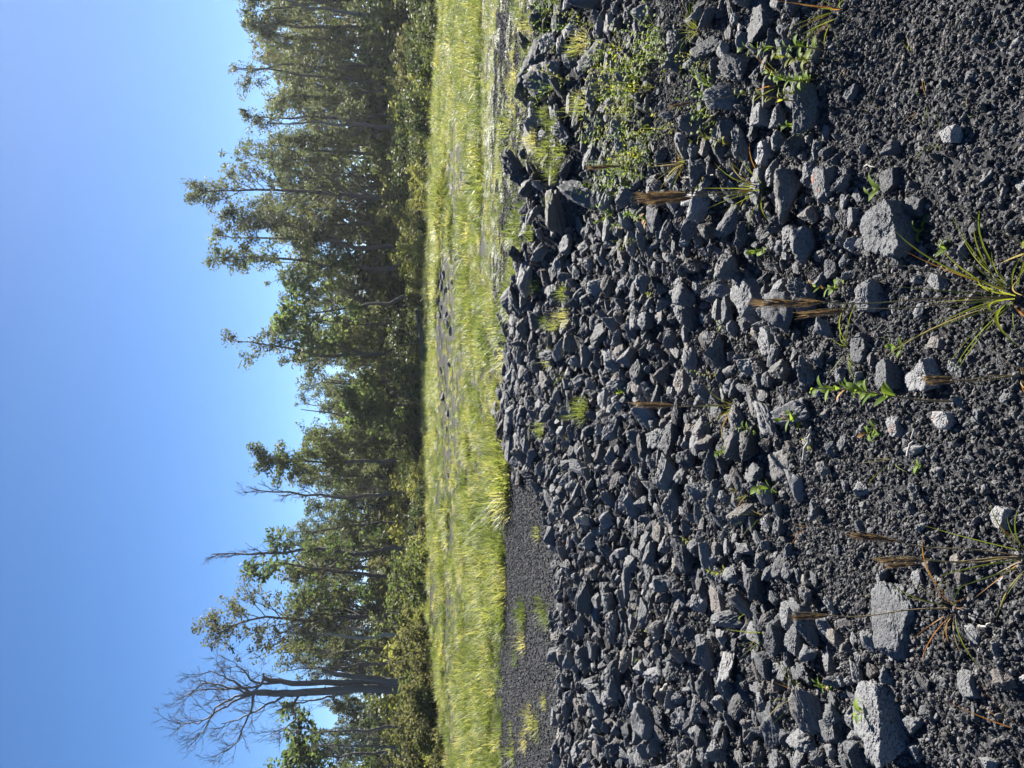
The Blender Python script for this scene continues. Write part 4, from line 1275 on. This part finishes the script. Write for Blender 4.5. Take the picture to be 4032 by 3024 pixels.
WEEDS = [
 (3245, 200, 0.34, 20, 0.055, 'tall leafy weed beside the long smooth slab', 'green', (0, 0), 0.0),
 (3225, 250, 0.20, 16, 0.05, 'short leafy weed at the foot of the tall one', 'yellow', (0.2, 0), 0.0),
 (3215, 320, 0.22, 36, 0.045, 'bushy bright green weed with many small leaves', 'green', (0.1, 0), 0.0),
 (3200, 345, 0.15, 22, 0.035, 'yellow leaved weed growing out of the bushy one', 'yellow', (-0.3, 0), 0.0),
 (3205, 395, 0.34, 14, 0.05, 'slim red stemmed weed standing past the bushy one', 'yellow', (0, 0), 0.1),
 (3180, 520, 0.12, 14, 0.04, 'low ferny weed beside the rough square block', 'green', (0.2, 0), 0.0),
 (3030, 1000, 0.10, 9, 0.06, 'leafy sprig growing against the large dark boulder', 'green', (0.2, 0), 0.0),
 (2880, 1275, 0.08, 7, 0.055, 'bright seedling in the shade of the large dark boulder', 'green', (0.1, 0), 0.0),
 (3335, 1125, 0.15, 9, 0.06, 'leafy weed rising behind the pinholed stone', 'green', (0, 0), 0.1),
 (3560, 1370, 0.06, 6, 0.055, 'three leaved seedling in the shade of the big angular stone', 'green', (0.2, 0), 0.0),
 (3790, 1568, 0.42, 16, 0.07, 'long leaning stem with leafy tip and curled withered leaves', 'green', (0.05, 0.2), 0.15),
 (3430, 1545, 0.12, 12, 0.045, 'leafy tuft beside the leaning stem', 'green', (0.2, 0), 0.0),
 (3180, 1665, 0.12, 7, 0.075, 'weed with few large oval leaves, one grey, on fine clinker', 'green', (0.2, 0), 0.1),
 (3460, 1700, 0.06, 7, 0.05, 'little weed with orange lower leaf beside the brown angular stone', 'green', (0.1, 0), 0.25),
 (3640, 1825, 0.04, 6, 0.04, 'tiny star shaped weed by a grey twig', 'green', (0, 0), 0.0),
 (3200, 1750, 0.05, 8, 0.035, 'small weed with yellowing leaves on the clinker', 'yellow', (0.2, 0), 0.3),
 (2990, 1690, 0.12, 9, 0.05, 'small upright weed at the rubble edge', 'green', (0, 0), 0.1),
 (3060, 1930, 0.10, 8, 0.085, 'bright weed with long pointed leaves on dark clinker', 'green', (0.1, 0.0), 0.0),
 (2930, 1778, 0.14, 44, 0.04, 'vivid green bottlebrush sprig on dark clinker', 'green', (0, 0), 0.0),
 (3460, 2790, 0.12, 11, 0.065, 'leafy sprig rooted in the largest pale boulder', 'green', (0.1, -0.3), 0.05),
 (3300, 2700, 0.10, 12, 0.045, 'sprig with red base just above the largest boulder', 'green', (0.2, 0), 0.15),
 (2885, 2245, 0.14, 20, 0.04, 'yellow leaved straggling weed over the long sloping slab', 'yellow', (0, 0), 0.0),
 (2740, 2130, 0.08, 14, 0.04, 'yellow leafed sprig in the upper middle rubble', 'yellow', (0, 0), 0.0),
 (2570, 862, 0.18, 26, 0.06, 'leafy green weed past the broom grass, at the wall foot', 'green', (0.1, 0), 0.15),
 (2500, 900, 0.16, 18, 0.05, 'smaller leafy weed at the wall foot with reddish tips', 'green', (0.1, 0), 0.3),
 (3490, 755, 0.08, 4, 0.075, 'single broad leaf standing over the broad dark boulder', 'green', (0, 0), 0.0),
 (3650, 905, 0.05, 6, 0.05, 'leafy seedling below the broad dark boulder', 'green', (0.1, 0), 0.0),
 (3750, 965, 0.05, 5, 0.05, 'pale seedling between boulder and big tussock', 'green', (0.1, 0), 0.0),
 (2520, 2430, 0.05, 5, 0.04, 'tiny bright seedling below the dark fronted stone', 'green', (0.1, 0), 0.0),
 (2570, 2490, 0.05, 6, 0.04, 'tiny seedling among the left rubble', 'green', (0.1, 0), 0.0),
 (2525, 2602, 0.05, 6, 0.04, 'tiny seedling below the stone with bright sloping top', 'green', (0.1, 0), 0.0),
 (2950, 2425, 0.06, 6, 0.045, 'small yellow green seedling above the pinholed block', 'green', (0.1, 0), 0.0),
 (2470, 1545, 0.08, 9, 0.05, 'bright leafy seedling beside the single seed head tip', 'green', (0.1, 0), 0.0),
 (2575, 1155, 0.06, 6, 0.05, 'yellow green seedling in the middle rubble', 'yellow', (0.1, 0), 0.0),
 (2850, 1470, 0.20, 14, 0.03, 'thin branching weed with tiny leaves over pale stones', 'yellow', (0.05, 0), 0.1),
 (2900, 560, 0.22, 12, 0.05, 'stringy weed with yellow leaves at the gravel shelf edge', 'yellow', (0.1, 0), 0.0),
 (2830, 470, 0.14, 10, 0.05, 'leafy weed behind the rough square block', 'green', (0.1, 0), 0.0),
]
for k, T in enumerate(WEEDS):
    px_, py_, h, nl, ll, lab, lf, le, rd = T
    weed(px_, py_, h, nl, ll, lab, lf, le, rd, seed=k, bare=0.45 if 'long leaning' in lab else 0.1)

# the weed patch at the foot of the wall
def weed_mesh(seed, m):
    r = np.random.default_rng(seed)
    V, Fs, n0 = [], [], 0
    base = np.array([(v.co.x, v.co.y, v.co.z) for v in LM['green'][seed % 4].vertices]); bf = np.array([list(p.vertices) for p in LM['green'][seed % 4].polygons])
    for st in range(4):
        top = np.array([r.normal(0, .07), r.normal(0, .07), r.uniform(0.1, 0.26)])
        for k in range(9):
            tt = (k + 1) / 9; p = top * tt + np.array([.03 * math.sin(tt * 4 + st), .03 * math.cos(tt * 3 + st), 0]) * tt + r.normal(0, 0.012, 3)
            R = np.array(Euler((r.normal(0, .2), abs(r.normal(0.5, 0.3)), r.uniform(0, 6.28))).to_matrix())
            V.append(base @ R.T * r.uniform(0.018, 0.042) + p); Fs.append(bf + n0); n0 += len(base)
        s = 0.0006
        V.append(np.array([[-s, 0, 0], [s, 0, 0], [s, 0, 0], [-s, 0, 0]]) + np.array([[0, 0, 0], [0, 0, 0], top, top])); Fs.append(np.array([[0, 1, 2, 3]]) + n0); n0 += 4
    return mesh_np('patch_weed', np.concatenate(V), np.concatenate(Fs), m)
PW = [weed_mesh(k, M_WEEDY if k % 2 else M_WEED) for k in range(6)]
for k in range(74):
    if k < 48: px_, py_ = random.uniform(2390, 2600), random.triangular(-20, 1000, 300)
    elif k < 64: px_, py_ = random.uniform(2130, 2400), random.uniform(0, 700)
    else: px_, py_ = random.uniform(2600, 2860), random.uniform(150, 560)
    g = ground_at(px_, py_)
    o = link('weed', PW[k % 6]); o.location = g; o.rotation_euler = (0, 0, random.uniform(0, 6.28)); s_ = random.uniform(0.6, 1.15); o.scale = (s_, s_, s_)
    tag(o, 'low yellow green weed in the patch at the foot of the wall', 'weed', 'weeds at the foot of the wall')
# sprouts on the road
RC = []
for k in range(15):
    px_, py_ = random.uniform(2010, 2165), random.choice([random.uniform(2380, 2600), random.uniform(2820, 3020), random.uniform(2000, 3000)])
    g = ground_at(px_, py_)
    o = link('grass_sprout', clumps[k % len(clumps)].data); o.location = g; s_ = random.uniform(0.3, 0.75); o.scale = (s_, s_, s_); o.rotation_euler = (0, 0, random.uniform(0, 6.28))
    tag(o, 'thin grass sprout growing out of the cinder road', 'grass clump', 'grass sprouts on the road')
for k in range(26):   # sprigs in the chinks of the wall and crest
    px_, py_ = random.uniform(2085, 2330), random.uniform(0, 1750)
    g = ground_at(px_, py_)
    o = link('grass_sprout', clumps[k % len(clumps)].data); o.location = g + np.array([0, 0, 0.05]); s_ = random.uniform(0.35, 0.7); o.scale = (s_ * 0.6, s_ * 0.6, s_); o.rotation_euler = (0, 0, random.uniform(0, 6.28))
    tag(o, 'thin grass sprig growing from a chink in the stacked stones', 'grass clump', 'grass sprigs in the stones')

# ------------------------------------------------------------------ small things
def stick(pxs, rad, m, name, label, cat='stick'):
    P = np.array([ground_at(*p) + np.array([0, 0, 0.05]) for p in pxs])
    out = []
    for a_, b_ in zip(P[:-1], P[1:]):
        for k in range(4): out.append(a_ + (b_ - a_) * k / 4 + rng.normal(0, 0.003, 3))
    out.append(P[-1]); out = np.array(out)
    ac = Acc(); ac.tube(out - out[0], np.linspace(rad, rad * 0.6, len(out)), 7)
    o = link(name, ac.mesh(name, m)); o.location = out[0]
    return tag(o, label, cat)
stick([(3210, 1810), (3235, 1720), (3245, 1680)], 0.006, M_PALEBARK, 'twig', 'curved grey twig lying on the fine clinker', 'twig')
stick([(3630, 1800), (3640, 1750), (3660, 1690)], 0.004, M_PALEBARK, 'twig', 'thin grey twig leading to the brown pitted stone', 'twig')
stick([(2730, 700), (2850, 690)], 0.005, M_DRIFT, 'twig', 'pale dry stick standing among the tall brown broom grass', 'twig')
stick([(2630, 2730), (2665, 2690)], 0.012, M_DRIFT, 'twig', 'pale curved stick in the left rubble', 'twig')
stick([(3460, 655), (3500, 660)], 0.003, M_DRIFT, 'twig', 'short bleached stick beside the egg shaped stone', 'twig')
stick([(3920, 2460), (3970, 2450)], 0.004, M_DRIFT, 'twig', 'short pale stick on gravel near the left corner', 'twig')
g = ground_at(2345, 2050)
v, f = stone_verts(4, 77, rough=.2, fine=.10, planes=8)
o = link('driftwood', mesh_np('driftwood', v, f, M_DRIFT, True)); o.location = (g[0], g[1], g[2] + 0.1); o.scale = (0.055, 0.05, 0.07); o.rotation_euler = (0.3, 0.4, 0.5)
tag(o, 'white weathered chunk of wood in the upper rubble', 'wood chunk')
# one small yellow flower at the road edge
g = ground_at(1968, 2722)
t = thing('flower', 'single small yellow flower at the grassy road edge', 'flower', g)
ac = Acc(); ac.tube(np.array([[0, 0, 0], [0.005, 0, 0.08], [0.0, 0, 0.15]]), [0.002, 0.002, 0.0015], 5); link('stem', ac.mesh('stem', M_STALK), t)
pm = leaf_mesh(3, M_PETAL, 0.3, 0.8)
for k in range(6):
    p = link('petal', pm, t); p.location = (0, 0, 0.15); p.scale = (0.03,) * 3; p.rotation_euler = (0, 0.6, k * PI / 3)

# ------------------------------------------------------------------ thin haze volume, added to approximate milky lens glare
hv = np.array([[x, y, z] for z in (-2.0, 30.0) for (x, y) in ((-1540, -340), (1540, -340), (1540, 1540), (-1540, 1540))])
hf = np.array([[3, 2, 1, 0], [4, 5, 6, 7], [0, 1, 5, 4], [1, 2, 6, 5], [2, 3, 7, 6], [3, 0, 4, 7]])
m, nt, N, L = mat('haze')
v = N.new('ShaderNodeVolumePrincipled')
v.inputs['Color'].default_value = (0.9, 0.94, 1, 1)
v.inputs['Density'].default_value = 0.00022
v.inputs['Anisotropy'].default_value = 0.5
o_ = N.new('ShaderNodeOutputMaterial'); L.new(v.outputs[0], o_.inputs['Volume'])
tag(link('haze', mesh_np('haze', hv, hf, m)), 'thin sunlit haze in the air', kind='stuff')
